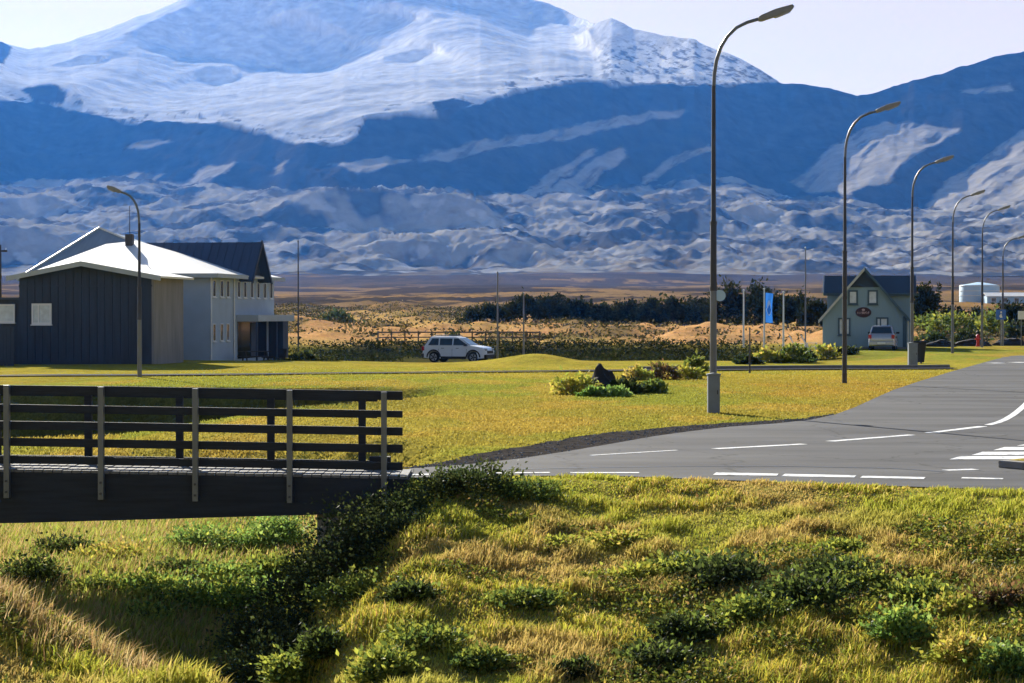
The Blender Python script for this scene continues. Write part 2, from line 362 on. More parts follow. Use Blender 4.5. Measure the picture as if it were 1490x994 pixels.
def asphalt_mat():
    m = bpy.data.materials.new("asphalt"); n, l = nodes_of(m)
    b = n.new("ShaderNodeBsdfPrincipled"); b.inputs["Roughness"].default_value = .92; b.inputs["Specular IOR Level"].default_value = .1
    o = n.new("ShaderNodeOutputMaterial"); l.new(b.outputs[0], o.inputs[0]); t = n.new("ShaderNodeTexCoord")
    z = n.new("ShaderNodeTexNoise"); z.inputs["Scale"].default_value = .5; z.inputs["Detail"].default_value = 8; z.inputs["Roughness"].default_value = .6
    mp = n.new("ShaderNodeMapping"); mp.inputs["Scale"].default_value = (.35, 1.2, 1); mp.inputs["Rotation"].default_value = (0, 0, R(-12))
    l.new(t.outputs["Object"], mp.inputs[0]); l.new(mp.outputs[0], z.inputs["Vector"])
    r = n.new("ShaderNodeValToRGB"); r.color_ramp.elements[0].position = .3; r.color_ramp.elements[1].position = .72
    r.color_ramp.elements[0].color = (.046, .046, .050, 1); r.color_ramp.elements[1].color = (.112, .112, .114, 1)
    l.new(z.outputs[0], r.inputs[0])
    z3 = n.new("ShaderNodeTexNoise"); z3.inputs["Scale"].default_value = 35; z3.inputs["Detail"].default_value = 3; l.new(t.outputs["Object"], z3.inputs["Vector"])
    r3 = n.new("ShaderNodeMapRange"); r3.inputs["To Min"].default_value = .7; r3.inputs["To Max"].default_value = 1.3; l.new(z3.outputs[0], r3.inputs[0])
    x = n.new("ShaderNodeVectorMath"); x.operation = 'SCALE'; l.new(r.outputs[0], x.inputs[0]); l.new(r3.outputs[0], x.inputs["Scale"])
    # wandering cracks and seams
    v = n.new("ShaderNodeTexVoronoi"); v.feature = 'DISTANCE_TO_EDGE'; v.inputs["Scale"].default_value = .22
    nz_ = n.new("ShaderNodeTexNoise"); nz_.inputs["Scale"].default_value = 1.2; nz_.inputs["Detail"].default_value = 5; l.new(t.outputs["Object"], nz_.inputs["Vector"])
    ad = n.new("ShaderNodeVectorMath"); ad.operation = 'MULTIPLY_ADD'; l.new(nz_.outputs["Color"], ad.inputs[0]); ad.inputs[1].default_value = (1.6, 1.6, 0); l.new(t.outputs["Object"], ad.inputs[2])
    l.new(ad.outputs[0], v.inputs["Vector"])
    rc = n.new("ShaderNodeMapRange"); rc.inputs["From Min"].default_value = 0; rc.inputs["From Max"].default_value = .012
    rc.inputs["To Min"].default_value = .45; rc.inputs["To Max"].default_value = 1; l.new(v.outputs["Distance"], rc.inputs[0])
    x2 = n.new("ShaderNodeVectorMath"); x2.operation = 'SCALE'; l.new(x.outputs[0], x2.inputs[0]); l.new(rc.outputs[0], x2.inputs["Scale"])
    l.new(x2.outputs[0], b.inputs["Base Color"])
    bp = n.new("ShaderNodeBump"); bp.inputs["Strength"].default_value = .25; bp.inputs["Distance"].default_value = .01
    l.new(z3.outputs[0], bp.inputs["Height"]); l.new(bp.outputs[0], b.inputs["Normal"])
    return m
M['ground'] = ground_mat(); M['mountain'] = mountain_mat(); M['asphalt'] = asphalt_mat()
M['gravel'] = pmat("dark_gravel", (.050, .045, .042), 1, .45, 5, bump=.8, bscale=22, spec=0)
M['path'] = pmat("path_asphalt", (.035, .034, .033), .95, .2, 3, spec=.02)

def paint_mat():
    m = bpy.data.materials.new("road_paint"); n, l = nodes_of(m)
    b = n.new("ShaderNodeBsdfPrincipled"); b.inputs["Roughness"].default_value = .6
    o = n.new("ShaderNodeOutputMaterial"); l.new(b.outputs[0], o.inputs[0]); t = n.new("ShaderNodeTexCoord")
    z = n.new("ShaderNodeTexNoise"); z.inputs["Scale"].default_value = 6; z.inputs["Detail"].default_value = 8; z.inputs["Roughness"].default_value = .7
    l.new(t.outputs["Object"], z.inputs["Vector"])
    r = n.new("ShaderNodeValToRGB"); r.color_ramp.elements[0].position = .36; r.color_ramp.elements[1].position = .5
    r.color_ramp.elements[0].color = (.22, .22, .22, 1); r.color_ramp.elements[1].color = (.74, .74, .72, 1)
    l.new(z.outputs[0], r.inputs[0]); l.new(r.outputs[0], b.inputs["Base Color"]); return m
M['paint'] = paint_mat()

# ---------------------------------------------------------------- ground sheet
def axis_lines(fine0, fine1, step, lo, hi, grow):
    c = list(np.arange(fine0, fine1, step)); s = step; x = c[-1]
    while x < hi: s *= grow; x += s; c.append(x)
    s = step; x = fine0; pre = []
    while x > lo: s *= grow; x -= s; pre.append(x)
    return np.array(pre[::-1] + c)
gx = axis_lines(-12, 14, .24, -1500, 1500, 1.035)
gy = axis_lines(12, 48, .22, -250, 2060, 1.019)
GX, GY = np.meshgrid(gx, gy)
GZ = H(GX, GY)
rm = road_mask(GX, GY)
GZ = GZ - .03 * rm
def ground_colour(X, Y):
    c = np.zeros(X.shape + (3,))
    def setc(col, w): c[...] = c * (1 - w[..., None]) + np.array(col) * w[..., None]
    one = np.ones(X.shape)
    setc((.275, .228, .042), one)                                                    # lawn
    n1 = fbm(X * .10, Y * .07, 4, 21); n2 = fbm(X * .5, Y * .25, 4, 23)
    setc((.225, .232, .038), ss(.46, .60, n1))
    setc((.35, .245, .05), ss(.52, .68, n2) * .7)
    setc((.34, .215, .04), ss(4, 10, X) * ss(50, 60, Y) * (1 - ss(82, 88, Y)) * .6)
    setc((.32, .28, .04), ss(72, 82, Y) * (1 - ss(104, 112, Y)) * .5)
    fg = (1 - ss(30.2, 31.2, Y + .4 * (n2 - .5) * 4))
    setc((.27, .23, .06), fg * ss(.2, .8, Yn(X) - Y))
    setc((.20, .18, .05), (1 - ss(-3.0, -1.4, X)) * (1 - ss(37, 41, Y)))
    setc((.06, .065, .025), np.interp(X, [-6, -2.2], [1, 0]) * ss(50, 56, Y) * (1 - ss(67.6, 68.6, Y + 0.6 * np.sin(X * .6) + .35 * np.sin(X * 1.7 + 1))) * .85)  # ditch growth, painted darker for the shade on its far bank
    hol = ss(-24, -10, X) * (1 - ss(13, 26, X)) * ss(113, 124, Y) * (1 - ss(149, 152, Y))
    setc((.035, .04, .018), hol * .9)  # hollow floor painted dark to carry the shade under the bank
    # moor
    moor = ss(150, 156, Y + 6 * (n1 - .5))
    setc((.46, .265, .11), moor)
    ly = np.log(np.maximum(Y, 20.))
    n3 = fbm(X * .09, Y * .035, 5, 31); n4 = fbm(X * .02, ly * 11, 4, 33); n5 = fbm(X * .007, ly * 16, 4, 35); n6 = fbm(X * .05, ly * 22, 4, 37)
    setc((.15, .12, .055), moor * ss(.50, .62, n3) * (1 - ss(500, 800, Y)) * .75)
    setc((.33, .27, .07), moor * ss(.5, .62, n4) * (1 - ss(400, 600, Y)) * .4)
    far = ss(330, 480, Y)
    setc((.175, .12, .055), far * .92)
    setc((.045, .038, .028), far * ss(.46, .54, n4) * .9)
    setc((.27, .165, .062), far * ss(.53, .60, n5) * (1 - ss(1300, 1700, Y)) * .9)
    setc((.04, .034, .028), far * ss(.52, .60, n6) * .85)
    setc((.065, .055, .045), ss(900, 1500, Y) * ss(.36, .5, n5) * .85)
    return c
gc = ground_colour(GX, GY)
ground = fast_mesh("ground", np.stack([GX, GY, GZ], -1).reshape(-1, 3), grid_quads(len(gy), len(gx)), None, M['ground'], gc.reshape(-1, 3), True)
tag(ground, "grassy ground with lawns, banks and tan moorland running to the mountains", None, None, "structure")

# ---------------------------------------------------------------- mountain massif
SKY = ([-900, -400, -200, -60, 0, 14, 40, 100, 150, 200, 250, 300, 400, 500, 620, 700, 770, 800, 850, 862, 878, 890, 902, 920, 960, 1010, 1040, 1080, 1110, 1135, 1160, 1190, 1215, 1245, 1260, 1300, 1350, 1400, 1450, 1490, 1600, 1800, 2100, 2500],
       [190, 150, 110, 78, 63, 66, 73, 62, 45, 25, 8, -20, -70, -95, -80, -45, 0, 8, 29, 36, 31, 28, 33, 42, 52, 58, 72, 88, 105, 120, 123, 126, 130, 138, 136, 125, 112, 97, 82, 75, 50, 30, 60, 120])
LAVA_TOP = ([-900, 0, 300, 400, 600, 700, 800, 930, 1000, 1040, 1100, 1150, 1230, 1330, 1400, 1490, 2500], [268, 264, 262, 274, 275, 278, 275, 269, 258, 252, 268, 285, 288, 303, 300, 290, 280])
SNOW = ([-900, -100, 0, 70, 100, 190, 240, 330, 400, 430, 470, 500, 520, 532, 600, 640, 700, 745, 800, 835, 900, 1000, 1080, 1140, 1200, 2500],
        [120, 135, 145, 147, 155, 178, 174, 180, 199, 206, 209, 212, 195, 170, 165, 166, 150, 132, 125, 118, 122, 120, 120, 117, 90, -300])
DARK_LAVA = [[(395, 318), (430, 292), (480, 284), (560, 280), (640, 285), (690, 292), (722, 308), (700, 325), (640, 332), (580, 338), (520, 340), (470, 335), (420, 328)],
             [(545, 352), (600, 345), (640, 348), (650, 380), (600, 385), (560, 368)], [(-80, 300), (0, 288), (60, 285), (100, 300), (60, 312), (0, 318)],
             [(955, 325), (1010, 305), (1040, 315), (1045, 345), (980, 340)], [(1235, 300), (1255, 275), (1280, 262), (1310, 278), (1335, 303)],
             [(-60, 345), (50, 335), (110, 355), (60, 385), (-60, 392)], [(1150, 320), (1220, 312), (1230, 325), (1160, 332)], [(700, 370), (740, 355), (790, 372), (760, 385)], [(1060, 310), (1090, 300), (1140, 312), (1110, 325)]]
LIGHT_MID = [[(1150, 258), (1175, 240), (1210, 212), (1250, 190), (1290, 178), (1330, 178), (1395, 185), (1350, 212), (1310, 235), (1290, 265), (1260, 262), (1230, 280), (1180, 275)],
             [(1345, 302), (1370, 270), (1420, 232), (1490, 185), (1700, 150), (1700, 300), (1400, 302)],
             [(605, 235), (630, 215), (700, 204), (800, 189), (900, 171), (990, 153), (1000, 160), (900, 184), (800, 204), (700, 217), (640, 233)],
             [(800, 274), (830, 255), (860, 232), (880, 220), (912, 214), (905, 230), (870, 255), (850, 274)], [(770, 276), (800, 250), (830, 230), (870, 214), (850, 232), (810, 262), (790, 277)],
             [(925, 262), (960, 235), (1030, 209), (1036, 216), (975, 241)], [(270, 263), (300, 240), (345, 235), (322, 253), (295, 267)], [(396, 252), (402, 236), (418, 229), (410, 248)],
             [(1395, 129), (1470, 121), (1478, 127), (1410, 132)], [(480, 240), (560, 228), (600, 233), (520, 246)], [(180, 212), (230, 200), (250, 205), (200, 216)], [(160, 265), (200, 250), (240, 252), (210, 267)]]
DARK_ICE = [[(180, 50), (240, 25), (290, 5), (300, -100), (640, -110), (520, 0), (515, 30), (545, 28), (585, 22), (570, 35), (500, 50), (500, 60), (505, 72), (490, 90), (470, 102), (430, 103), (380, 97), (340, 92), (270, 85), (240, 70)],
            [(660, -60), (780, -8), (830, 15), (860, 33), (840, 39), (790, 35), (740, 20), (690, 10), (640, 2)], [(280, 107), (300, 98), (340, 100), (342, 121), (310, 127), (285, 118)],
            [(863, 36), (890, 26), (920, 40), (1010, 56), (1080, 86), (1150, 122), (1060, 116), (1000, 98), (930, 92), (880, 72), (845, 54)], [(80, 92), (120, 80), (155, 82), (140, 95), (85, 99)],
            [(30, 132), (70, 125), (100, 135), (95, 148), (50, 147)], [(630, 152), (660, 142), (690, 150), (660, 166), (640, 166)], [(550, 90), (600, 78), (640, 72), (600, 92)]]
LIGHT_ICE = [[(384, 38), (400, 32), (450, 35), (502, 50), (470, 53), (440, 46)]]
def soft(px, py, polys, feather=3.0, jx=6, jy=3, s=0):
    wx = px + jx * (fbm(px / 22, py / 9, 3, 40 + s) - .5) * 2; wy = py + jy * (fbm(px / 26, py / 8, 3, 50 + s) - .5) * 2
    acc = np.zeros(px.shape)
    for dx, dy in ((0, 0), (-feather, 0), (feather, 0), (0, -feather * .6), (0, feather * .6)):
        ins = np.zeros(px.shape, bool)
        for p in polys: ins |= inside(wx + dx, wy + dy, p)
        acc += ins
    return acc / 5
cols = np.concatenate([np.arange(-900, -90, 14.), np.arange(-90, 1580, 2.7), np.arange(1580, 2500, 14.)])
NR = 420
fr = np.concatenate([np.linspace(0, .40, 205, endpoint=False), np.linspace(.40, 1, 215)])
skyl = np.interp(cols, *SKY) + 2.2 * (fbm(cols / 17, cols * 0, 4, 60) - .5) * 2
PX = np.repeat(cols[None, :], NR, 0); PY = 402 + (skyl[None, :] - 402) * fr[:, None]
lava_top = np.interp(PX, *LAVA_TOP) + 5 * (fbm(PX / 30, PY / 20, 3, 62) - .5) * 2
snowl = np.interp(PX, *SNOW) + 3 * (fbm(PX / 14, PY / 10, 4, 64) - .5) * 2
lava = ss(-2, 2, PY - lava_top)
snow = ss(-1.2, 1.2, snowl - PY)
# below: slope in degrees, steep faces stand in their own shade, gentle ones catch the sun
n_a = fbm(PX / 60, PY / 13, 4, 66); n_b = fbm((PX + 1.3 * PY) / 16, (PY - .2 * PX) / 26, 4, 68); n_c = fbm(PX / 22, PY / 6, 4, 70)
mid = 31 + 4 * (n_b - .5)
lm = soft(PX, PY, LIGHT_MID, 3, 7, 3, 1)
lm = lm * (.35 + .65 * ss(.36, .50, n_b + .06))
mid = lerp(mid, 11.5 + 5 * (n_c - .5), np.clip(lm + .7 * ss(.60, .70, n_c) * ss(175, 235, PY), 0, 1))
lav = 7.0 + 2.5 * (n_a - .5)
dl = soft(PX, PY, DARK_LAVA, 3, 10, 3, 2)
lav = lerp(lav, 36., dl)
ice = 10.8 + 3 * (n_a - .5) + 4 * (n_c - .5)
rt = ss(845, 900, PX)                                     # rough rock and ice on the right-hand spur
ice = lerp(ice, 14 + 34 * (fbm(PX / 16, PY / 8, 4, 71) - .42), np.maximum(rt, ss(30, 5, snowl - PY) * .5))
di = soft(PX, PY, DARK_ICE, 2.5, 5, 2.2, 3)
ice = lerp(ice, 33., di)
ice = lerp(ice, 15., soft(PX, PY, LIGHT_ICE, 2, 4, 1.5, 4))
S = lerp(lerp(mid, lav, lava), ice, snow)
T = (HY - PY) / F
TS = np.tan(np.radians(np.clip(S, 3.6, 50)))
TS = np.maximum(TS, T + .055)
def lowpass(a, sig):
    n = int(3 * sig); k = np.exp(-.5 * (np.arange(-n, n + 1) / sig) ** 2); k /= k.sum()
    p = np.pad(a, n, mode='edge'); return np.convolve(p, k, mode='valid')
# distance of every grid point: follow the wanted slope up each line of sight, but keep neighbours level with
# each other so that faces look one way; a weighted least-squares fit solved by conjugate gradients
steep = ss(20, 27, .5 * (S[1:] + S[:-1]))
inc = (T[1:] - T[:-1]) / (.5 * (TS[1:] + TS[:-1]) - .5 * (T[1:] + T[:-1]))
u = np.zeros_like(PX); u[0] = math.log(2000.)
for i in range(1, NR): u[i] = u[i - 1] + lowpass(inc[i - 1], 40)
step = np.diff(cols)[None, :] / 2.4
lmr = .5 * (lm[1:] + lm[:-1]) * (1 - lava[1:]) * (1 - snow[1:])
aw = 1 / (inc * lerp(lerp(.75, .16, steep), .22, lmr)) ** 2
sc_ = ss(20, 27, S); sh = .5 * (sc_[:, 1:] + sc_[:, :-1])
bw = 1 / (lerp(lerp(.0016, .0004, sh), .0022, .5 * (lm[:, 1:] + lm[:, :-1])) * step) ** 2; gh = .00030 * sh * step
aw *= 1e-6; bw *= 1e-6
def applyA(x):
    r = np.zeros_like(x); d = aw * (x[1:] - x[:-1]); r[1:] += d; r[:-1] -= d
    e = bw * (x[:, 1:] - x[:, :-1]); r[:, 1:] += e; r[:, :-1] -= e
    r[0] = 0; return r
rhs = np.zeros_like(u); d = aw * inc; rhs[1:] += d; rhs[:-1] -= d; e = bw * gh; rhs[:, 1:] += e; rhs[:, :-1] -= e
dg = np.zeros_like(u); dg[1:] += aw; dg[:-1] += aw; dg[:, 1:] += bw; dg[:, :-1] += bw
res = rhs - applyA(u); res[0] = 0; zc = res / dg; p = zc.copy(); rz_old = float((res * zc).sum())
for it in range(420):
    Ap = applyA(p); al = rz_old / float((p * Ap).sum()); u += al * p; res -= al * Ap; res[0] = 0
    zc = res / dg; rz_new = float((res * zc).sum()); p = zc + (rz_new / rz_old) * p; rz_old = rz_new
lnD = u
for i in range(1, NR): lnD[i] = np.maximum(lnD[i], lnD[i - 1] + 3e-5)
MY = np.exp(lnD); MX = (PX - CX) / F * MY; MZ = CAMZ + T * MY
# relief: hummocky lava low down, gullies on the faces, flow ripples on the ice
hum = (fbm(MX / 36, MY / 62, 4, 72, .6) - .5) * 24 + (fbm(MX / 150, MY / 240, 3, 74) - .5) * 16
gul = -np.abs(fbm(MX / 90, MY / 260, 4, 76) - .5) * 30
rip = (fbm(MX / 260, MY / 120, 4, 78) - .5) * 22
rel = lerp(lerp(gul, hum * (1 - .7 * dl), lava), rip * (1 - .75 * di), snow)
edge = ss(0, .06, fr)[:, None] * (1 - .65 * ss(.93, 1, fr))[:, None]
MZ = MZ + rel * edge
# ground colours; brightness of the sunlit fans is painted in with pale scree
mc = np.zeros(PX.shape + (3,))
def mset(c, w): mc[...] = mc * (1 - w[..., None]) + np.array(c) * w[..., None]
mset((.085, .080, .075), np.ones(PX.shape))
mset((.46, .42, .36), np.clip(lm * 1.2, 0, 1) * .95)
nl = fbm(MX / 55, MY / 80, 4, 80)
mset((.44, .40, .33), lava * ss(.38, .56, nl)); mset((.12, .115, .10), lava * ss(.42, .36, nl))
mset((.36, .27, .15), lava * ss(330, 400, PY) * ss(.5, .62, fbm(PX / 50, PY / 10, 3, 82)) * .6)
mset((.62, .58, .52), lava * ss(.64, .72, fbm(MX / 30, MY / 40, 4, 84)) * ss(250, 300, PY) * .8)
mset((.84, .825, .81), snow)
rock = soft(PX, PY, [DARK_ICE[5], DARK_ICE[6], [(-60, 62), (0, 60), (20, 72), (8, 92), (-60, 100)]], 1.5, 6, 3, 7)
rock = np.maximum(rock, rt * snow * ss(.54, .62, fbm((PX + .9 * PY) / 11, (PY - .35 * PX) / 3.2, 5, 86, .6)) * .8 * ss(40, 80, PY))
rock = np.maximum(rock, snow * ss(.60, .68, fbm(PX / 13, PY / 3.2, 4, 87)) * ss(22, 6, snowl - PY) * .8)
mset((.10, .095, .095), rock)
# the far side falls away again
bY = MY[-1] * 1.08 + 200; bY2 = bY + 1800
V = np.concatenate([np.stack([MX, MY, MZ], -1), np.stack([(cols - CX) / F * bY, bY, MZ[-1] - .32 * (bY - MY[-1])], -1)[None],
                    np.stack([(cols - CX) / F * bY2, bY2, np.full(cols.shape, -20.)], -1)[None]], 0)
mcc = np.concatenate([mc, mc[-1:], mc[-1:]], 0)
mount = fast_mesh("mountain", V.reshape(-1, 3), grid_quads(NR + 2, len(cols)), None, M['mountain'], mcc.reshape(-1, 3), True)
tag(mount, "glacier capped mountain massif with shaded blue ridges and pale lava slopes", None, None, "structure")
M_MAX = [float(V[..., 0].min()), float(V[..., 0].max()), float(V[..., 1].max()), float(V[..., 2].max())]

# ---------------------------------------------------------------- road, verge, markings, path
def sheet(name, poly, z, mat, parent=None, drape=False):
    tri = tessellate_polygon([[Vector((x, y, 0)) for x, y in poly]])
    vs_ = [(x, y, (gz(x, y) if drape else 0) + z) for x, y in poly]
    o = mesh(name, vs_, [tuple(t) for t in tri], mat, parent)
    bm = bmesh.new(); bm.from_mesh(o.data); bmesh.ops.recalc_face_normals(bm, faces=bm.faces)
    if bm.faces and sum(f.normal.z for f in bm.faces) < 0: bmesh.ops.reverse_faces(bm, faces=bm.faces)
    bm.to_mesh(o.data); bm.free(); return o
road = sheet("road", road_poly, .012, M['asphalt']); tag(road, "grey asphalt road curving away past the street lamps", None, None, "structure")
rnd = random.Random(4)
def verge_poly():
    a = far_xy[:11]; b = []
    for i, (x, y) in enumerate(a):
        w = [.15, .9, 1.5, 1.9, 2.1, 1.9, 1.5, 1.2, 1.0, .6, .1][i]
        b.append((x - w * .45 + rnd.uniform(-.1, .1), y + w * .75 + rnd.uniform(-.12, .12)))
    return a, b
va, vb = verge_poly()
# a finer ragged outline
def ragged(pts, amp, n, seed):
    r = random.Random(seed); out = []
    for i in range(len(pts) - 1):
        for k in range(n):
            t = k / n; out.append((lerp(pts[i][0], pts[i + 1][0], t) + r.uniform(-amp, amp), lerp(pts[i][1], pts[i + 1][1], t) + r.uniform(-amp, amp)))
    return out + [pts[-1]]
verge = sheet("gravel_verge", [(x + .12, y - .25) for x, y in va] + ragged(vb, .14, 6, 2)[::-1], .009, M['gravel'])
tag(verge, "dark gravel edge between the asphalt and the mown lawn", None, None, "structure")
def dash(a, b, w, z=.017):
    a = Vector(P(*a)); b = Vector(P(*b)); d = (b - a); n = Vector((-d.y, d.x)).normalized() * w / 2
    k = max(2, int(d.length / .4)); v = []; r = random.Random(int(a.x * 97 + b.y * 31))
    for i in range(k + 1):
        p = a + d * i / k; e = 1 + r.uniform(-.12, .12); v += [(p.x - n.x * e, p.y - n.y * e, z), (p.x + n.x * e, p.y + n.y * e, z)]
    return mesh("lane_dash", v, [(2 * i, 2 * i + 2, 2 * i + 3, 2 * i + 1) for i in range(k)], M['paint'], road)
for a, b, w in (((860, 664), (985, 656.5), .09), ((1040, 654.5), (1170, 647.5), .2), ((1208, 643.5), (1327, 634), .2), ((1353, 631), (1431, 621.5), .22),
                ((1040, 691), (1132, 692.5), .42), ((1140, 693), (1245, 695), .42), ((1254, 695.5), (1346, 697.5), .34), ((1400, 697), (1460, 698.5), .22),
                ((600, 692.5), (690, 690), .16), ((700, 690.2), (800, 689.2), .16), ((830, 689.5), (930, 689.5), .18), ((1376, 686), (1420, 684.5), .2),
                ((1440, 528.8), (1458, 528.6), .9), ((1474, 528), (1494, 527.6), .9)):
    dash(a, b, w)
cur = [(1438, 619.5), (1452, 616), (1463, 611.5), (1474, 605), (1483, 598), (1492, 590), (1503, 578)]
v = []
for i, p in enumerate(cur):
    q = Vector(P(*p)); t = (Vector(P(*cur[min(i + 1, 6)])) - Vector(P(*cur[max(i - 1, 0)]))).normalized(); n = Vector((-t.y, t.x)) * .085
    v += [(q.x - n.x, q.y - n.y, .017), (q.x + n.x, q.y + n.y, .017)]
mesh("curved_line", v, [(2 * i, 2 * i + 2, 2 * i + 3, 2 * i + 1) for i in range(6)], M['paint'], road)
for px, y0, y1 in ((1382, 670, 665.5), (1414, 663.8, 659), (1446, 656.5, 652), (1480, 650, 647.2), (1512, 644.5, 641.5)):
    a = P(px, y0); b = P(px + 16, y1); L = 3.4
    mesh("crossing_stripe", [(a[0], a[1], .017), (a[0] + L, a[1] + .12, .017), (b[0] + L, b[1] + .12, .017), (b[0], b[1], .017)], [(0, 1, 2, 3)], M['paint'], road)
# tar seam across the junction
sx = [(700, 685.5), (850, 682), (1000, 680), (1150, 680), (1300, 683), (1375, 688)]
v = []
for i, p in enumerate(sx):
    q = P(*p); v += [(q[0], q[1] - .05, .0155), (q[0], q[1] + .07, .0155)]
mesh("tar_seam", v, [(2 * i, 2 * i + 2, 2 * i + 3, 2 * i + 1) for i in range(5)], M['black'], road)
# traffic island
isl = [(7.62, 32.3), (7.9, 31.85), (9.5, 31.7), (11, 32.1), (11.2, 33.0), (9.6, 33.0), (8.1, 32.75)]
ti = thing("traffic_island", "small kerbed traffic island with dry grass beside the zebra crossing", "traffic island", (0, 0, 0))
MB().prism(isl, 'z', .012, .13).build("kerb", M['kerb'], ti, bevel=.02)
cxi = sum(p[0] for p in isl) / 7; cyi = sum(p[1] for p in isl) / 7
inn = [(lerp(p[0], cxi, .1), lerp(p[1], cyi, .22)) for p in isl]
vv = [(*p, .134) for p in inn] + [(lerp(p[0], cxi, .45), lerp(p[1], cyi, .45), .2) for p in inn] + [(cxi, cyi, .22)]
ff = [(i, (i + 1) % 7, 7 + (i + 1) % 7, 7 + i) for i in range(7)] + [(7 + i, 7 + (i + 1) % 7, 14) for i in range(7)]
o = fast_mesh("turf", np.array(vv), np.array(ff[:7]), np.array(ff[7:]), M['ground'], np.tile((.36, .28, .07), (15, 1)), True, ti)
# footpath across the lawns
pc = [(-60, 77.5), (-30, 79), (-20, 80), (-12, 81.5), (-4, 84.5), (3, 88), (10, 90.2), (17, 91.5), (19.8, 92.2)]
pp = []
for i in range(len(pc) - 1):
    for k in range(10): t = k / 10; pp.append((lerp(pc[i][0], pc[i + 1][0], t), lerp(pc[i][1], pc[i + 1][1], t)))
pp.append(pc[-1]); v = []; vk = []
for x, y in pp:
    for w in (-.9, .9): v.append((x, y + w, max(gz(x, y + w), gz(x, y)) + .05))
    vk.append((x, y + 1.0))
pth = mesh("footpath", v, [(2 * i, 2 * i + 2, 2 * i + 3, 2 * i + 1) for i in range(len(pp) - 1)], M['path']); tag(pth, "narrow dark asphalt footpath across the lawns", None, None, "structure")
mb = MB(); q = [(x, y, gz(x, y)) for x, y in vk if x > 5]
for i in range(len(q) - 1):
    (x0, y0, z0), (x1, y1, z1) = q[i], q[i + 1]
    mb.add([(x0, y0, z0 - .1), (x1, y1, z1 - .1), (x1, y1 + .15, z1 - .1), (x0, y0 + .15, z0 - .1), (x0, y0, z0 + .17), (x1, y1, z1 + .17), (x1, y1 + .15, z1 + .17), (x0, y0 + .15, z0 + .17)],
           [(0, 1, 5, 4), (1, 2, 6, 5), (2, 3, 7, 6), (3, 0, 4, 7), (4, 5, 6, 7)])
mb.build("path_kerb", M['kerb'], pth)

# ---------------------------------------------------------------- footbridge
def deck_z(x): return .02 + (-1.86 - x) * .0177 if x > -9 else .1464 - (x + 9) * -.004
fb = thing("footbridge", "dark timber footbridge with slatted railings over the grassy ditch", "footbridge", (-1.86, 30, 0))
def shear_box(x0, x1, y0, y1, a, b, n=1):
    """a board that follows the fall of the deck, a..b above it; local to the bridge"""
    m = MB(); 
    for i in range(n):
        p, q = lerp(x0, x1, i / n), lerp(x0, x1, (i + 1) / n)
        vv = []
        for zz in (a, b):
            vv += [(p + 1.86, y0, deck_z(p) + zz), (q + 1.86, y0, deck_z(q) + zz), (q + 1.86, y1, deck_z(q) + zz), (p + 1.86, y1, deck_z(p) + zz)]
        m.add(vv, [(0, 3, 2, 1), (4, 5, 6, 7), (0, 1, 5, 4), (1, 2, 6, 5), (2, 3, 7, 6), (3, 0, 4, 7)])
    return m
RAILS = [(1.15, 1.28), (.89, .99), (.63, .75), (.38, .50), (.13, .245)]
rr = random.Random(9)
near_posts = [-1.86 - 1.37 * k for k in range(9)]
far_posts = [-2.28 - 1.388 * k for k in range(8)]
for sy, ends, posts, dz in ((0, -1.59, near_posts, 0), (1, -2.05, far_posts, -.085)):
    y0 = .0 if sy == 0 else 1.40
    for k, (a, b) in enumerate(RAILS):
        cuts = [ends] + ([posts[3], posts[6]] if k % 2 == 0 else [posts[2], posts[5]]) + [-12.7]
        for c0, c1 in zip(cuts[:-1], cuts[1:]):
            j = rr.uniform(-.006, .006)
            shear_box(c1 + .004, c0 - .004, y0 + rr.uniform(-.003, .003), y0 + .045, a + dz + j, b + dz + j).build("rail", M['bridge_wood'], fb, bevel=.004)
    for x in posts:
        if sy == 0:
            m = MB().box(x + 1.86 - .04, x + 1.86 + .04, y0 - .115, y0 - .004, deck_z(x) - .37, deck_z(x) + 1.27)
            p = m.build("post", M['galv'], fb, bevel=.006)
            for zz in (-.12, -.28): MB().tube([(x + 1.86, y0 - .118, deck_z(x) + zz), (x + 1.86, y0 - .135, deck_z(x) + zz)], .018, 6).build("bolt", M['pole_dark'], p)
        else:
            MB().box(x + 1.86 - .055, x + 1.86 + .055, y0 - .10, y0 - .004, deck_z(x) - .02, deck_z(x) + 1.2).build("post", M['bridge_wood'], fb, bevel=.006)
for y0 in (.008, 1.22):
    m = MB(); xs = np.linspace(-12.7, -1.5, 13); vv = []
    for x in xs:
        top = deck_z(x) - .004; bot = np.interp(x, [-12.7, -7.5, -2.9, -1.5], [-.66, -.635, -.505, -.47])
        vv += [(x + 1.86, y0, top), (x + 1.86, y0, bot), (x + 1.86, y0 + .18, bot), (x + 1.86, y0 + .18, top)]
    ff = [(0, 1, 2, 3), (48, 51, 50, 49)]
    for i in range(12):
        for k in range(4): ff.append((4 * i + k, 4 * i + (k + 1) % 4, 4 * i + 4 + (k + 1) % 4, 4 * i + 4 + k))
    m.add(vv, ff).build("girder", M['girder'], fb)
pm = None
for i in range(80):
    x = -12.65 + i * .14
    z = deck_z(x) + .03
    if pm is None:
        p0 = MB().box(-.064, .064, .02, 1.38, -.03, .012).build("plank", M['plank'], fb, bevel=.004); pm = p0.data; o = p0
    else: o = bpy.data.objects.new("plank", pm); link(o, fb)
    o.location = (x + 1.86, 0, z + rr.uniform(-.003, .003)); o.rotation_euler = (0, 0, rr.uniform(-.006, .006))
MB().box(-1.0, .2, .2, 1.2, -1.9, -.36).build("abutment", M['concrete'], fb, bevel=.02)
MB().box(-.30, .02, 1.16, 1.34, .035, .26).build("end_block", M['bridge_wood'], fb, bevel=.01)

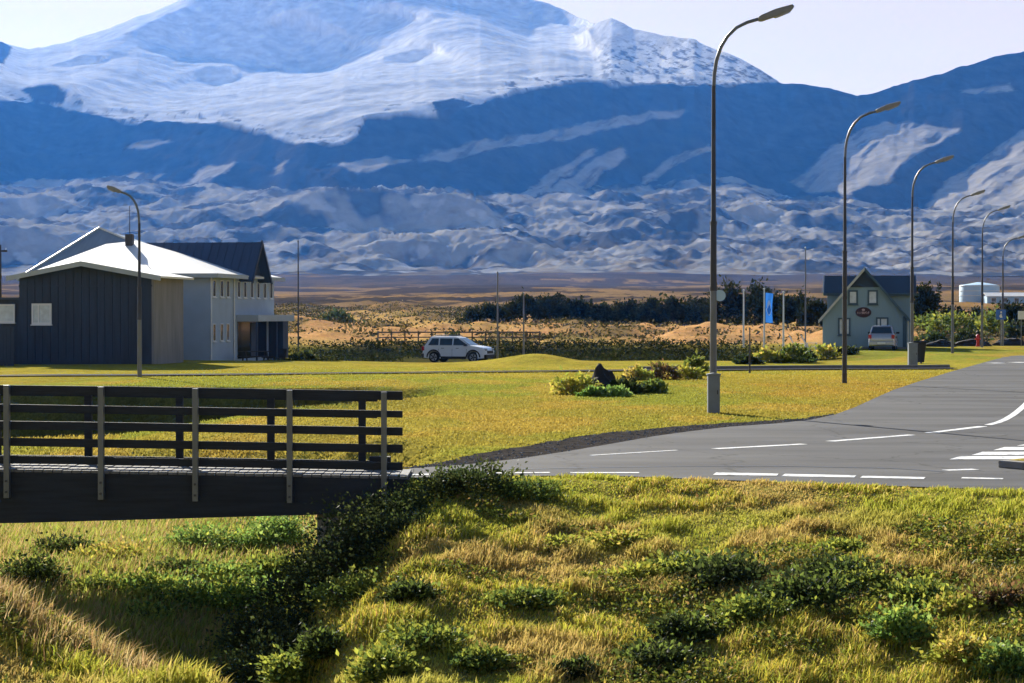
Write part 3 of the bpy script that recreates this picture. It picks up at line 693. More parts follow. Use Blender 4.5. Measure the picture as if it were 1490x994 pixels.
# ---------------------------------------------------------------- street lamps and poles
def lamp(label, x, y, h=10.0, arm=1.97, azim=0.0, group="street lamps", s=1.0, lower='galv'):
    t = thing("street_lamp", label, "street lamp", (x, y, gz(x, y)), 0, group)
    ca, sa = math.cos(azim), math.sin(azim)
    k = h / 10
    MB().tube([(0, 0, -.1), (0, 0, .12), (0, 0, 3.1 * k)], [.095 * s, .088 * s, .078 * s], 12).build("lower_pole", M[lower], t, True)
    MB().tube([(0, 0, 3.0 * k), (0, 0, 4.65 * k), (0, 0, 4.7 * k), (0, 0, 8.0 * k)], [.082 * s, .078 * s, .062 * s, .048 * s], 12).build("upper_pole", M['pole_dark'], t, True)
    MB().tube([(0, 0, 2.98 * k), (0, 0, 3.08 * k)], .092 * s, 12).build("collar", M['pole_dark'], t, True)
    MB().tube([(0, 0, 4.6 * k), (0, 0, 4.68 * k)], .085 * s, 12).build("collar", M['pole_dark'], t, True)
    pts = []
    a = arm * .56
    for (u, w) in ((0, 7.95), (.015, 8.3), (.06, 8.62), (.16, 8.95), (.30, 9.2), (.50, 9.42), (.74, 9.55), (1.0, 9.635)):
        pts.append((a * u * ca, a * u * sa, w * k))
    MB().tube(pts, [.046 * s] * 4 + [.042 * s] * 4, 10).build("arm", M['galv'], t, True)
    # tilted luminaire: tapered housing with a lens below
    L = arm * .46; tl = math.atan2(.34 * k, L)
    prof = [(-.02, -.05), (.05, -.085), (L * .55, -.10), (L * .93, -.085), (L, -.03), (L * .97, .035), (L * .5, .075), (.08, .06), (-.02, .04)]
    prof = [(p[0], p[1] * s) for p in prof]
    hd = MB().prism(prof, 'y', -.14 * s, .14 * s).build("luminaire", M['lamp_grey'], t, True, bevel=.025 * s)
    hd.location = (a * ca, a * sa, 9.64 * k); hd.rotation_euler = (0, -tl, azim)
    MB().prism([(L * .40, -.102 * s), (L * .45, -.135 * s), (L * .85, -.125 * s), (L * .9, -.09 * s)], 'y', -.1 * s, .1 * s).build("lens", M['lamp_glass'], hd, True)
    return t
def from_px(px, py, z=0.): return P(px, py, z)
l1 = from_px(1038, 601)
lamp("tall street lamp with grey cabinet at its foot on the lawn by the junction", *l1)
lamp("slim street lamp on the lawn in front of the gabled house's left edge", *from_px(1229, 557), lower='pole_dark')
lamp("street lamp at the gabled house's right corner with grey cabinet and black bin", *from_px(1327, 532))
lamp("street lamp just past the gabled house, first without anything at its foot", *from_px(1386, 515.5), h=10)
lamp("street lamp with a red hydrant standing at its foot", *from_px(1429, 508), h=10)
lamp("street lamp by the blue road sign, farthest along the road", *from_px(1459, 506), h=8.2)
lamp("shorter street lamp in front of the navy and white building", *from_px(203, 549), h=7.4, arm=1.25, azim=R(180))

def cabinet(label, x, y, w=.29, d=.26, h=.92):
    t = thing("utility_cabinet", label, "cabinet", (x, y, gz(x, y)), 0, "grey cabinets at lamp feet")
    MB().box(-w / 2, w / 2, -d / 2, d / 2, -.03, h).build("case", M['box_grey'], t, bevel=.012)
    dr = MB().box(-w / 2 + .025, w / 2 - .025, -d / 2 - .014, -d / 2 - .001, .08, h - .06).build("door", M['box_grey'], t, bevel=.005)
    MB().box(w / 2 - .07, w / 2 - .05, -d / 2 - .03, -d / 2 - .015, h * .5, h * .5 + .1).build("handle", M['black'], dr)
    MB().prism([(-w / 2 - .02, h + .001), (w / 2 + .02, h + .001), (w / 2 + .02, h + .03), (0, h + .06), (-w / 2 - .02, h + .03)], 'y', -d / 2 - .02, d / 2 + .02).build("lid", M['box_grey'], t)
    return t
cabinet("grey steel cabinet at the foot of the junction street lamp", l1[0] - .02, l1[1] - .26)
l3 = from_px(1327, 532)
cabinet("grey steel cabinet at the lamp foot beside the gabled house", l3[0] - .02, l3[1] - .28, .42, .32, 1.05)
# black wheelie bin
bx, by = l3[0] + .42, l3[1] + 5.5
bx = (1336 - CX) / F * by
t = thing("rubbish_bin", "black rubbish bin behind the lamp at the gabled house's right corner", "bin", (bx, by, gz(bx, by)))
MB().add([(-.26, -.26, .06), (.26, -.26, .06), (.26, .26, .06), (-.26, .26, .06), (-.34, -.34, 1.0), (.34, -.34, 1.0), (.34, .34, 1.0), (-.34, .34, 1.0)],
         [(0, 3, 2, 1), (4, 5, 6, 7), (0, 1, 5, 4), (1, 2, 6, 5), (2, 3, 7, 6), (3, 0, 4, 7)]).build("body", M['black'], t, bevel=.03)
MB().prism([(-.37, 1.005), (.37, 1.005), (.37, 1.06), (-.30, 1.14), (-.37, 1.08)], 'x', -.36, .36).build("lid", M['black'], t, bevel=.015)
for s in (-1, 1): MB().tube([(s * .2 - .04 * s, .28, .08), (s * .2 + .04 * s, .28, .08)], .09, 12).build("wheel", M['tyre'], t)
# round plate on lamp 1
ps = (l1[0] + .16, l1[1], 2.88)
t = thing("plate_sign", "small round pale plate clamped to the junction street lamp", "sign", ps)
MB().tube([(0, -.012, 0), (0, .012, 0)], .14, 18).build("disc", M['tank_blue'], t, True)
MB().box(-.13, -.02, .013, .04, -.02, .02).build("clamp", M['galv'], t)
# red hydrant
hx, hy = from_px(1424, 507); hx = (1423 - CX) / F * hy
t = thing("fire_hydrant", "red hydrant post beside a street lamp on the verge", "hydrant", (hx, hy, gz(hx, hy)))
MB().tube([(0, 0, 0), (0, 0, .1), (0, 0, .12), (0, 0, .75), (0, 0, .78), (0, 0, .9)], [.16, .16, .11, .11, .15, .05], 12).build("body", M['red_paint'], t, True)
for s in (-1, 1): MB().tube([(s * .1, 0, .55), (s * .2, 0, .55)], .055, 10).build("outlet", M['red_paint'], t, True)

def plain_pole(name, label, cat, px, py, top, r=.05, mat='galv', yy=None, group=None, kind=None):
    x, y = from_px(px, py) if yy is None else ((px - CX) / F * yy, yy)
    z0 = gz(x, y); z1 = CAMZ - (top - HY) * y / F
    t = thing(name, label, cat, (x, y, z0), 0, group)
    h = z1 - z0
    MB().tube([(0, 0, -.1), (0, 0, .25), (0, 0, h)], [r * 1.25, r * 1.1, r * .7], 10).build("shaft", M[mat], t, True)
    MB().tube([(0, 0, h - .01), (0, 0, h + .05), (0, 0, h + .11)], [r * .75, r * 1.15, r * .4], 10).build("finial", M[mat], t, True)
    return t, h
FP = "white flagpoles beside the gabled house"
plain_pole("flagpole", "bare white flagpole, farther from the gabled house than the banner pole", "flagpole", 1082, 0, 423, .065, 'white_paint', 150, FP)
t, h = plain_pole("flagpole", "white flagpole flying a long blue banner before the dark trees", "flagpole", 1112, 0, 421, .065, 'white_paint', 149, FP)
fx, fy, fz = t.location
plain_pole("flagpole", "bare white flagpole between the banner pole and the gabled house", "flagpole", 1140, 0, 426, .065, 'white_paint', 146, FP)
plain_pole("slender_mast", "tall slender grey mast among the shrubs beside the gabled house", "mast", 1172, 0, 362, .05, 'galv', 142)
plain_pole("slender_mast", "tall slender dark mast standing right of the white building", "mast", 434, 0, 352, .05, 'pole_dark', 132)
plain_pole("slender_mast", "tall slender grey mast near the bonnet of the white car", "mast", 724, 523, 398, .05, 'galv', 112)
plain_pole("slender_mast", "shorter grey mast on the hump past the white car", "mast", 762, 523, 428, .05, 'galv', 113)
plain_pole("marker_post", "thin dark marker post beside the footpath on the lawn", "post", 1091, 543, 480, .035, 'pole_dark', 85.5)
# banner
b = thing("banner", "long blue banner with a white emblem hanging from a flagpole", "banner", (fx + .07, fy - .02, fz))
nr, nc = 24, 8; vv = []
for i in range(nr):
    for j in range(nc):
        u, w = j / (nc - 1), i / (nr - 1)
        vv.append((.02 + .55 * u * (1 - .12 * math.sin(3 * w)), .07 * math.sin(5 * u + 4 * w) * u, h - .25 - 2.15 * w - .05 * u))
vv = np.array(vv); vv2 = vv.copy(); vv2[:, 1] += .012
fast_mesh("cloth", vv, grid_quads(nr, nc), None, M['banner_blue'], np.tile((.03, .16, .55), (len(vv), 1)), True, b)
em = []
for i in range(13):
    w = i / 12; half = .17 * math.sin(math.pi * (.12 + .8 * w)) * (1.25 if w > .5 else .8)
    for u in (-1, 1):
        uu = .5 + u * half / .5; ww = .25 + .5 * w
        em.append((.02 + .55 * uu * (1 - .12 * math.sin(3 * ww)), .07 * math.sin(5 * uu + 4 * ww) * uu - .012, h - .25 - 2.15 * ww - .05 * uu))
fast_mesh("emblem", np.array(em), np.array([(2 * i, 2 * i + 1, 2 * i + 3, 2 * i + 2) for i in range(12)]), None, M['banner_blue'], np.tile((.8, .85, .9), (26, 1)), True, b)
# wooden pole at the left edge
x = (0 - CX) / F * 128
t = thing("utility_pole", "wooden utility pole behind the low navy annex", "pole", (x, 128, gz(x, 128)))
MB().tube([(0, 0, -.2), (0, 0, 6.7)], [.13, .09], 10).build("shaft", M['bark'], t, True)
MB().box(-.45, .45, -.05, .05, 6.25, 6.37).build("crossarm", M['bark'], t)
for s in (-.38, 0, .38): MB().tube([(s, 0, 6.37), (s, 0, 6.5)], .04, 8).build("insulator", M['frame_white'], t)

# ---------------------------------------------------------------- road signs on the right
def road_sign(label, px, py, top, yy, w, hh, mat):
    x = (px - CX) / F * yy; z0 = gz(x, yy); h = CAMZ - (top - HY) * yy / F - z0
    t = thing("road_sign", label, "road sign", (x, yy, z0), 0, "road signs")
    MB().tube([(0, 0, -.1), (0, 0, h)], .035, 8).build("post", M['galv'], t, True)
    MB().box(-w / 2, w / 2, -.055, -.037, h - hh - .03, h - .03).build("panel", M[mat], t, bevel=.004)
    return t, h
t, h = road_sign("blue road sign with a white figure beside the farthest street lamp", 1456, 0, 450, 150, .72, .72, 'sign_blue')
MB().add([(-.06, -.059, h - .62), (.12, -.059, h - .62), (.03, -.059, h - .3), (-.12, -.059, h - .5)], [(0, 1, 2, 3)]).build("figure", M['white_paint'], t)
MB().tube([(.02, -.0592, h - .22), (.02, -.0597, h - .22)], .07, 10).build("figure", M['white_paint'], t)
road_sign("white road sign on a grey post beyond the grass verge", 1486, 0, 452, 148, .5, .6, 'white_paint')

# ---------------------------------------------------------------- windows helper
def window(parent, x0, x1, z0, z1, y=0., frame='frame_white', pane='glass', fw=.07, mull=False, side=None, depth=.06):
    """a framed window on a wall facing -y (side=None) or +x (side='x', x0..x1 then runs along y)"""
    def bx_(m, a, b, c, d, e, f):     # a..b along the wall, c..d outwards depth, e..f height
        if side == 'x': m.box(y + c, y + d, a, b, e, f)
        else: m.box(a, b, y - d, y - c, e, f)
        return m
    w = bx_(MB(), x0, x0 + fw, .004, depth, z0, z1)
    bx_(w, x1 - fw, x1, .004, depth, z0, z1); bx_(w, x0 + fw, x1 - fw, .004, depth, z1 - fw, z1); bx_(w, x0 + fw, x1 - fw, .004, depth, z0, z0 + fw)
    if mull: bx_(w, lerp(x0, x1, .36) - fw * .4, lerp(x0, x1, .36) + fw * .4, .004, depth * .9, z0 + fw, z1 - fw)
    wo_ = w.build("window", M[frame], parent)
    bx_(MB(), x0 + fw, x1 - fw, .006, .022, z0 + fw, z1 - fw).build("pane", M[pane], wo_)
    bx_(MB(), x0 - .04, x1 + .04, .004, depth + .05, z0 - .05, z0 - .001).build("sill", M[frame], wo_)
    return wo_
def roof_plane(name, pts, th, mat, parent):
    """a roof slope as a slab"""
    v = [Vector(p) for p in pts]; n = (v[1] - v[0]).cross(v[2] - v[0]).normalized()
    if n.z < 0: n = -n
    k = len(v); vv = v + [p - n * th for p in v]
    f = [tuple(range(k)), tuple(range(k, 2 * k))[::-1]] + [(i, (i + 1) % k, k + (i + 1) % k, k + i) for i in range(k)]
    return MB().add(vv, f).build(name, M[mat], parent)
def seams(parent, a, b, c, d, n, mat, lift=.012):
    """standing seams from edge a-b (low) to c-d (high) on a roof slope"""
    a, b, c, d = map(Vector, (a, b, c, d)); nn = (b - a).cross(c - a).normalized(); nn = nn if nn.z > 0 else -nn
    for i in range(1, n):
        t = i / n; p = a.lerp(b, t); q = c.lerp(d, t); s = (b - a).normalized() * .02
        MB().add([p - s, p + s, q + s, q - s, p - s + nn * .035, p + s + nn * .035, q + s + nn * .035, q - s + nn * .035],
                 [(0, 1, 5, 4), (1, 2, 6, 5), (2, 3, 7, 6), (3, 0, 4, 7), (4, 5, 6, 7)]).build("seam", M[mat], parent)

# ---------------------------------------------------------------- navy and white building on the left
BA = R(8.2)
hb = thing("large_building", "long building with navy front wing and white two-storey part under pale metal roofs", "building", (-16.4, 112, 0), -BA)
WZ = 4.55
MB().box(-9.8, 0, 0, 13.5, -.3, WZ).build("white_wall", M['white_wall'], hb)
# front wing: navy gable, concrete flank
MB().prism([(-6.1, -.3), (.62, -.3), (.62, 4.22), (-2.75, 4.86), (-6.1, 4.22)], 'y', -11.96, -7.2).build("wing_wall", M['navy'], hb)
MB().box(.624, .74, -11.97, -7.2, -.3, 4.2).build("flank_wall", M['concrete'], hb)
for i in range(1, 17):
    xx = -6.1 + i * 6.72 / 17
    zt = 4.16 + .64 * (1 - abs(xx + 2.75) / 3.36)
    MB().box(xx - .018, xx + .018, -11.985, -11.961, -.2, zt).build("cladding_seam", M['navy'], hb)
MB().box(-6.12, .66, -12.0, -11.962, 3.78, 3.86).build("cladding_band", M['navy'], hb)
MB().box(-5, -3.2, -7.2, 0, -.3, 3.9).build("link_wall", M['navy'], hb)
f_ = MB()
for s in (0, 1):
    xe = -6.55 if s == 0 else 1.25
    roof_plane("wing_roof", [(xe, -12.45, 4.28), (-2.75, -12.45, 5.0), (-2.75, -7.0, 5.0), (xe, -7.0, 4.28)], .1, 'white_metal', hb)
    d0 = 4.17; d1 = 4.89
    MB().add([(xe, -12.47, d0 - .12), (-2.75, -12.47, d1 - .12), (-2.75, -12.47, d1 + .12), (xe, -12.47, d0 + .12), (xe, -12.55, d0 - .12), (-2.75, -12.55, d1 - .12), (-2.75, -12.55, d1 + .12), (xe, -12.55, d0 + .12)],
             [(0, 1, 2, 3), (7, 6, 5, 4), (0, 4, 5, 1), (2, 6, 7, 3), (0, 3, 7, 4), (1, 5, 6, 2)]).build("fascia", M['fascia'], hb)
window(hb, -5.45, -4.43, 1.93, 2.96, -11.965, 'frame_white', 'pale_pane', .1, True)
# annex at the far left
MB().box(-11, -6.12, -11.6, -7.5, -.3, 3.15).build("annex_wall", M['navy'], hb)
MB().box(-11.1, -6.0, -11.75, -7.4, 3.15, 3.27).build("annex_roof", M['navy_roof'], hb)
window(hb, -8.4, -6.45, 2.02, 2.93, -11.6, 'frame_white', 'pale_pane', .09, True)
# hip roof over the front of the white part
e0, e1, yf, yb, ez = -10.3, .55, -.55, 9.2, 4.62
r0, r1, ry, rz = (-7.6, 4.9, 6.45), (-6.0, 5.6, 6.66), 0, 0
fr_pts = [(e0, yf, ez), (e1, yf, ez), r1, r0]
roof_plane("hip_roof", fr_pts, .12, 'white_metal', hb)
roof_plane("hip_roof", [(e1, yf, ez), (e1, yb, ez), r1], .12, 'white_metal', hb)
roof_plane("hip_roof", [(e0, yb, ez), (e0, yf, ez), r0], .12, 'white_metal', hb)
roof_plane("hip_roof", [(e1, yb, ez), (e0, yb, ez), r0, r1], .12, 'white_metal', hb)
MB().box(e0, e1, yf - .05, yf - .002, ez - .2, ez + .03).build("fascia", M['fascia'], hb)
MB().box(e1 + .002, e1 + .05, yf, 5.6, ez - .2, ez + .03).build("fascia", M['fascia'], hb)
# steep cross gable on the right-hand front
gy0, gy1, gyc, gzr = 5.7, 10.0, 7.85, 6.62
roof_plane("gable_roof", [(.75, gy0, 4.35), (-8.0, gy0, 4.35), (-8.0, gyc, gzr), (.75, gyc, gzr)], .1, 'navy_roof', hb)
roof_plane("gable_roof", [(.75, gy1, 4.35), (.75, gyc, gzr), (-8.0, gyc, gzr), (-8.0, gy1, 4.35)], .1, 'navy_roof', hb)
seams(hb, (-8.0, gy0, 4.35), (.75, gy0, 4.35), (-8.0, gyc, gzr), (.75, gyc, gzr), 18, 'navy_roof')
MB().prism([(gy0 + .25, WZ), (gy1 - .25, WZ), (gyc, gzr - .22)], 'x', -.5, .30).build("gable_wall", M['navy'], hb)
MB().prism([(gy0 - .15, 4.2), (gy0 + .12, 4.2), (gyc, gzr - .16), (gy1 - .12, 4.2), (gy1 + .15, 4.2), (gyc, gzr + .1)], 'x', .76, .84).build("barge_board", M['navy'], hb)
# far end roof
roof_plane("end_roof", [(.55, 9.9, 4.62), (.55, 14, 4.62), (-3, 14, 5.5), (-3, 9.9, 5.5)], .1, 'white_metal', hb)
MB().box(.552, .6, 9.9, 14, 4.44, 4.65).build("fascia", M['fascia'], hb)
# taller blue-grey hall roof behind
a0, a1, ap = (-16.4, 13.6, 4.6), (-3.4, 13.6, 4.6), (-13.2, 19.6, 8.0)
bq0, bq1 = (-16.4, 26, 4.6), (-3.4, 26, 4.6)
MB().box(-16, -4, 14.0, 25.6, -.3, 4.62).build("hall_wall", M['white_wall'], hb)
for tri in ((a0, a1, ap), (a1, bq1, ap), (bq1, bq0, ap), (bq0, a0, ap)): roof_plane("hall_roof", tri, .1, 'bluegrey_roof', hb)
for e in (a0, a1):
    MB().tube([Vector(e) + Vector((0, 0, .03)), Vector(ap) + Vector((0, 0, .03))], .07, 6).build("hip_cap", M['white_metal'], hb)
# windows of the right-hand front
for yy in (.7, 2.16, 3.38, 5.6, 6.93, 8.4, 9.8, 11.3, 12.75):
    window(hb, yy - .3, yy + .3, 3.38, 4.32, 0, 'frame_white', 'glass', .05, False, 'x', .05)
for yy in (.7, 2.16, 3.38):
    window(hb, yy - .28, yy + .28, .95, 1.92, 0, 'frame_white', 'glass', .05, False, 'x', .05)
for yy in (.02, 4.55): MB().tube([(.06, yy, -.2), (.06, yy, 4.5)], .045, 8).build("downpipe", M['frame_white'], hb)
# entrance canopy, glazing and columns
MB().box(.01, 1.3, 5.15, 13.4, 2.02, 2.4).build("canopy", M['fascia'], hb, bevel=.02)
MB().box(.008, .05, 5.4, 11.6, -.1, 2.01).build("entrance_glazing", M['dark_void'], hb)
dr = MB().box(.052, .09, 8.0, 9.2, 0, 1.95).build("door", M['navy'], hb)
MB().tube([(.1, 8.95, .8), (.1, 8.95, 1.3)], .02, 6).build("handle", M['galv'], dr)
MB().box(.01, .9, 12.2, 13.45, -.2, 2.01).build("entrance_wall", M['navy'], hb)
for yy in (5.3, 9.6): MB().box(1.1, 1.2, yy, yy + .12, -.2, 2.01).build("column", M['navy'], hb)
MB().box(-6.35, -5.95, 4.6, 5.0, 6.3, 7.0).build("chimney", M['pole_dark'], hb)
MB().tube([(-6.15, 4.8, 6.9), (-6.15, 4.8, 8.6)], [.03, .018], 6).build("mast", M['pole_dark'], hb)
# picnic table outside
tx, ty = -16.4 + 1.6 * math.cos(BA) + 3.4 * math.sin(BA), 112 - 1.6 * math.sin(BA) + 3.4 * math.cos(BA)
t = thing("picnic_table", "dark wooden picnic table outside the white building's ground floor windows", "picnic table", (tx, ty, gz(tx, ty)), R(20))
for k in range(4): MB().box(-.85, .85, -.36 + k * .19, -.20 + k * .19, .70, .74).build("top_plank", M['bark'], t)
for s in (-1, 1):
    for k in range(2): MB().box(-.85, .85, s * .72 - .13 + k * .14, s * .72 - .01 + k * .14, .42, .455).build("seat_plank", M['bark'], t)
    MB().prism([(-.75, 0), (-.63, 0), (-.16, .69), (-.28, .69)], 'x', s * .6 - .03, s * .6 + .03).build("leg", M['bark'], t)
    MB().prism([(.75, 0), (.63, 0), (.16, .69), (.28, .69)], 'x', s * .6 - .03, s * .6 + .03).build("leg", M['bark'], t)
    MB().box(s * .6 - .065, s * .6 - .032, -.84, .84, .35, .415).build("brace", M['bark'], t)
# barrel-shaped planter by the entrance
tx, ty = -16.4 + 2.2 * math.cos(BA) + 6.3 * math.sin(BA), 112 - 2.2 * math.sin(BA) + 6.3 * math.cos(BA)
t = thing("garden_chair", "dark garden chair under the white building's entrance canopy", "chair", (tx, ty, gz(tx, ty)), R(-40))
MB().box(-.25, .25, -.25, .25, .42, .46).build("seat", M['bark'], t)
MB().prism([(.22, .46), (.27, .46), (.40, .98), (.35, .98)], 'x', -.25, .25).build("backrest", M['bark'], t)
for sx_ in (-1, 1):
    for sy_ in (-1, 1): MB().box(sx_ * .22 - .025, sx_ * .22 + .025, sy_ * .22 - .025, sy_ * .22 + .025, -.02, .419).build("leg", M['bark'], t)
# dark board fence in front of the annex
fx0, fx1, fyy = -27.5, -23.3, 97.0
t = thing("board_fence", "dark upright board fence in front of the low navy annex", "fence", (fx0, fyy, gz(-24, fyy)))
bd = None
n = int((fx1 - fx0) / .17)
for i in range(n):
    if bd is None: o = MB().box(-.075, .075, -.015, .015, -.1, 1.8).build("board", M['navy'], t); bd = o.data
    else: o = bpy.data.objects.new("board", bd); link(o, t)
    o.location = (i * .17 + .08, 0, random.Random(i).uniform(-.02, .02))
for zz in (.4, 1.4): MB().box(0, n * .17, .016, .06, zz, zz + .1).build("rail", M['navy'], t)
for k in range(3): MB().box(k * 1.9, k * 1.9 + .1, .061, .16, -.1, 1.75).build("post", M['navy'], t)

# ---------------------------------------------------------------- gabled house on the right
HAx = R(10)
HY0 = 140.0; hx0 = (1197 - CX) / F * HY0
hz = gz(hx0 + 2.5, HY0)
hs = thing("gabled_house", "grey-green house with steep dark gable, oval sign and blue framed windows", "house", (hx0, HY0, hz), -HAx)
W = 5.6; zo = hz
ev, apx = 2.30 - zo, 5.55 - zo; mx_ = W / 2
MB().prism([(0, -.2), (W, -.2), (W, ev), (mx_, apx - .12), (0, ev)], 'y', 0, 7.5).build("wall", M['house_wall'], hs)
dk = 4.27 - zo; tt = (apx - .12 - dk) / (apx - .12 - ev)
MB().prism([(mx_ - mx_ * tt, dk), (mx_ + mx_ * tt, dk), (mx_, apx - .13)], 'y', -.09, -.003).build("gable_cladding", M['house_roof'], hs)
sl = (apx - ev) / mx_
for s in (-1, 1):
    ex_ = mx_ + s * (mx_ + .28); ez_ = ev - .28 * sl
    roof_plane("main_roof", [(ex_, -.38, ez_ + .06), (mx_, -.38, apx + .06), (mx_, 7.7, apx + .06), (ex_, 7.7, ez_ + .06)], .12, 'house_roof', hs)
    MB().add([(ex_, -.42, ez_ - .16), (mx_, -.42, apx - .16), (mx_, -.42, apx + .07), (ex_, -.42, ez_ + .07), (ex_, -.385, ez_ - .16), (mx_, -.385, apx - .16), (mx_, -.385, apx + .07), (ex_, -.385, ez_ + .07)],
             [(0, 1, 2, 3), (7, 6, 5, 4), (0, 4, 5, 1), (2, 6, 7, 3), (0, 3, 7, 4), (1, 5, 6, 2)]).build("barge_board", M['pale_trim' if s < 0 else 'house_trim'], hs)  # left board paler: its sunlit edge is put into the colour
# cross wing
cz0, cz1 = 3.98 - zo, 5.1 - zo
MB().prism([(2.6, -.2), (6.4, -.2), (6.4, cz0), (4.5, cz1 - .1), (2.6, cz0)], 'x', .25, W + .45).build("wing_wall", M['house_wall'], hs)
roof_plane("wing_roof", [(.02, 2.3, cz0 - .1), (W + .7, 2.3, cz0 - .1), (W + .7, 4.5, cz1 + .04), (.02, 4.5, cz1 + .04)], .1, 'house_roof', hs)
roof_plane("wing_roof", [(W + .7, 6.7, cz0 - .1), (.02, 6.7, cz0 - .1), (.02, 4.5, cz1 + .04), (W + .7, 4.5, cz1 + .04)], .1, 'house_roof', hs)
MB().box(.0, W + .72, 2.22, 2.296, cz0 - .26, cz0 - .09).build("fascia", M['house_trim'], hs)
MB().prism([(2.25, cz0 - .22), (2.25, cz0 - .02), (4.5, cz1 + .1), (4.5, cz1 - .1)], 'x', -.05, .018).build("barge_board", M['pale_trim'], hs)
for (px0, px1, py0, py1) in ((1234.2, 1248.3, 443.4, 422.5), (1262.4, 1277.2, 443.4, 422.3), (1219.5, 1237.5, 488, 462.5), (1274.5, 1292.7, 488, 461.7)):
    k = HY0 / F; sc = 1 / math.cos(HAx)
    window(hs, (px0 - 1197) * k * .985, (px1 - 1197) * k * .985, CAMZ - (py0 - HY) * k - zo, CAMZ - (py1 - HY) * k - zo, 0, 'house_trim', 'pale_pane', .11, px0 > 1270 or px0 < 1225)
MB().box(W * .955, W * .998, -.04, -.003, -.1, ev).build("corner_board", M['house_trim'], hs)
MB().tube([(W + .1, -.1, -.1), (W + .1, -.1, ev - .3)], .05, 8).build("downpipe", M['pale_trim'], hs)
MB().box(-.03, W + .03, -.05, -.002, -.2, .12).build("plinth", M['concrete'], hs)
# oval sign
k = HY0 / F
ang = [2 * math.pi * i / 28 for i in range(28)]
sg = thing("oval_sign", "dark red oval sign with pale lettering on the house gable", "sign", (0, 0, 0))
sg.location = (hx0 + (1256.3 - 1197) * k * .985 * math.cos(HAx), HY0 - (1256.3 - 1197) * k * .985 * math.sin(HAx), CAMZ - (454.6 - HY) * k); sg.rotation_euler = (0, 0, -HAx)
MB().prism([(.53 * math.cos(a), .35 * math.sin(a)) for a in ang], 'y', -.07, -.012).build("board", M['sign_dark'], sg)
MB().prism([(.11 * math.cos(a), .17 + .075 * math.sin(a)) for a in ang[::2]], 'y', -.076, -.071).build("emblem", M['sign_pale'], sg)
rl = random.Random(12); xx = -.40
while xx < .38:
    w = rl.choice([.05, .07, .06]); z0 = -.11; z1 = rl.choice([.03, .03, .07])
    MB().box(xx, xx + .022, -.076, -.071, z0, z1).build("letter", M['sign_pale'], sg)
    if w > .055: MB().box(xx + .0225, xx + w - .012, -.0757, -.0712, rl.choice([z0, -.05, .0]), rl.choice([.03, .03]) ).build("letter", M['sign_pale'], sg)
    xx += w + .022
# slatted garden chairs in white
def white_chair(label, px, yy, rz):
    x = (px - CX) / F * yy
    t = thing("slatted_chair", label, "chair", (x, yy, gz(x, yy)), rz, "white garden chairs by the house")
    for k in range(5): MB().box(-.27 + k * .11, -.18 + k * .11, -.01, .01, 0, .95).build("back_slat", M['white_paint'], t, loc=(0, .18, .28), rot=(R(-28), 0, 0))
    for k in range(4): MB().box(-.27, .27, -.42 + k * .14, -.30 + k * .14, .0, .025).build("seat_slat", M['white_paint'], t, loc=(0, 0, .34 - .03 * k))
    for s in (-1, 1):
        MB().box(s * .34 - .06, s * .34 + .06, -.45, .3, .56, .585).build("armrest", M['white_paint'], t)
        MB().box(s * .31 - .03, s * .31 + .03, -.42, -.36, -.02, .56).build("leg", M['white_paint'], t)
        MB().prism([(.05, -.02), (.14, -.02), (.30, .56), (.22, .56)], 'x', s * .31 - .02, s * .31 + .02).build("leg", M['white_paint'], t)
    return t
white_chair("white slatted garden chair on the flagpole side of the slender mast", 1162, 139, R(75))
white_chair("white slatted garden chair between the slender mast and the gabled house", 1179, 138.5, R(75))

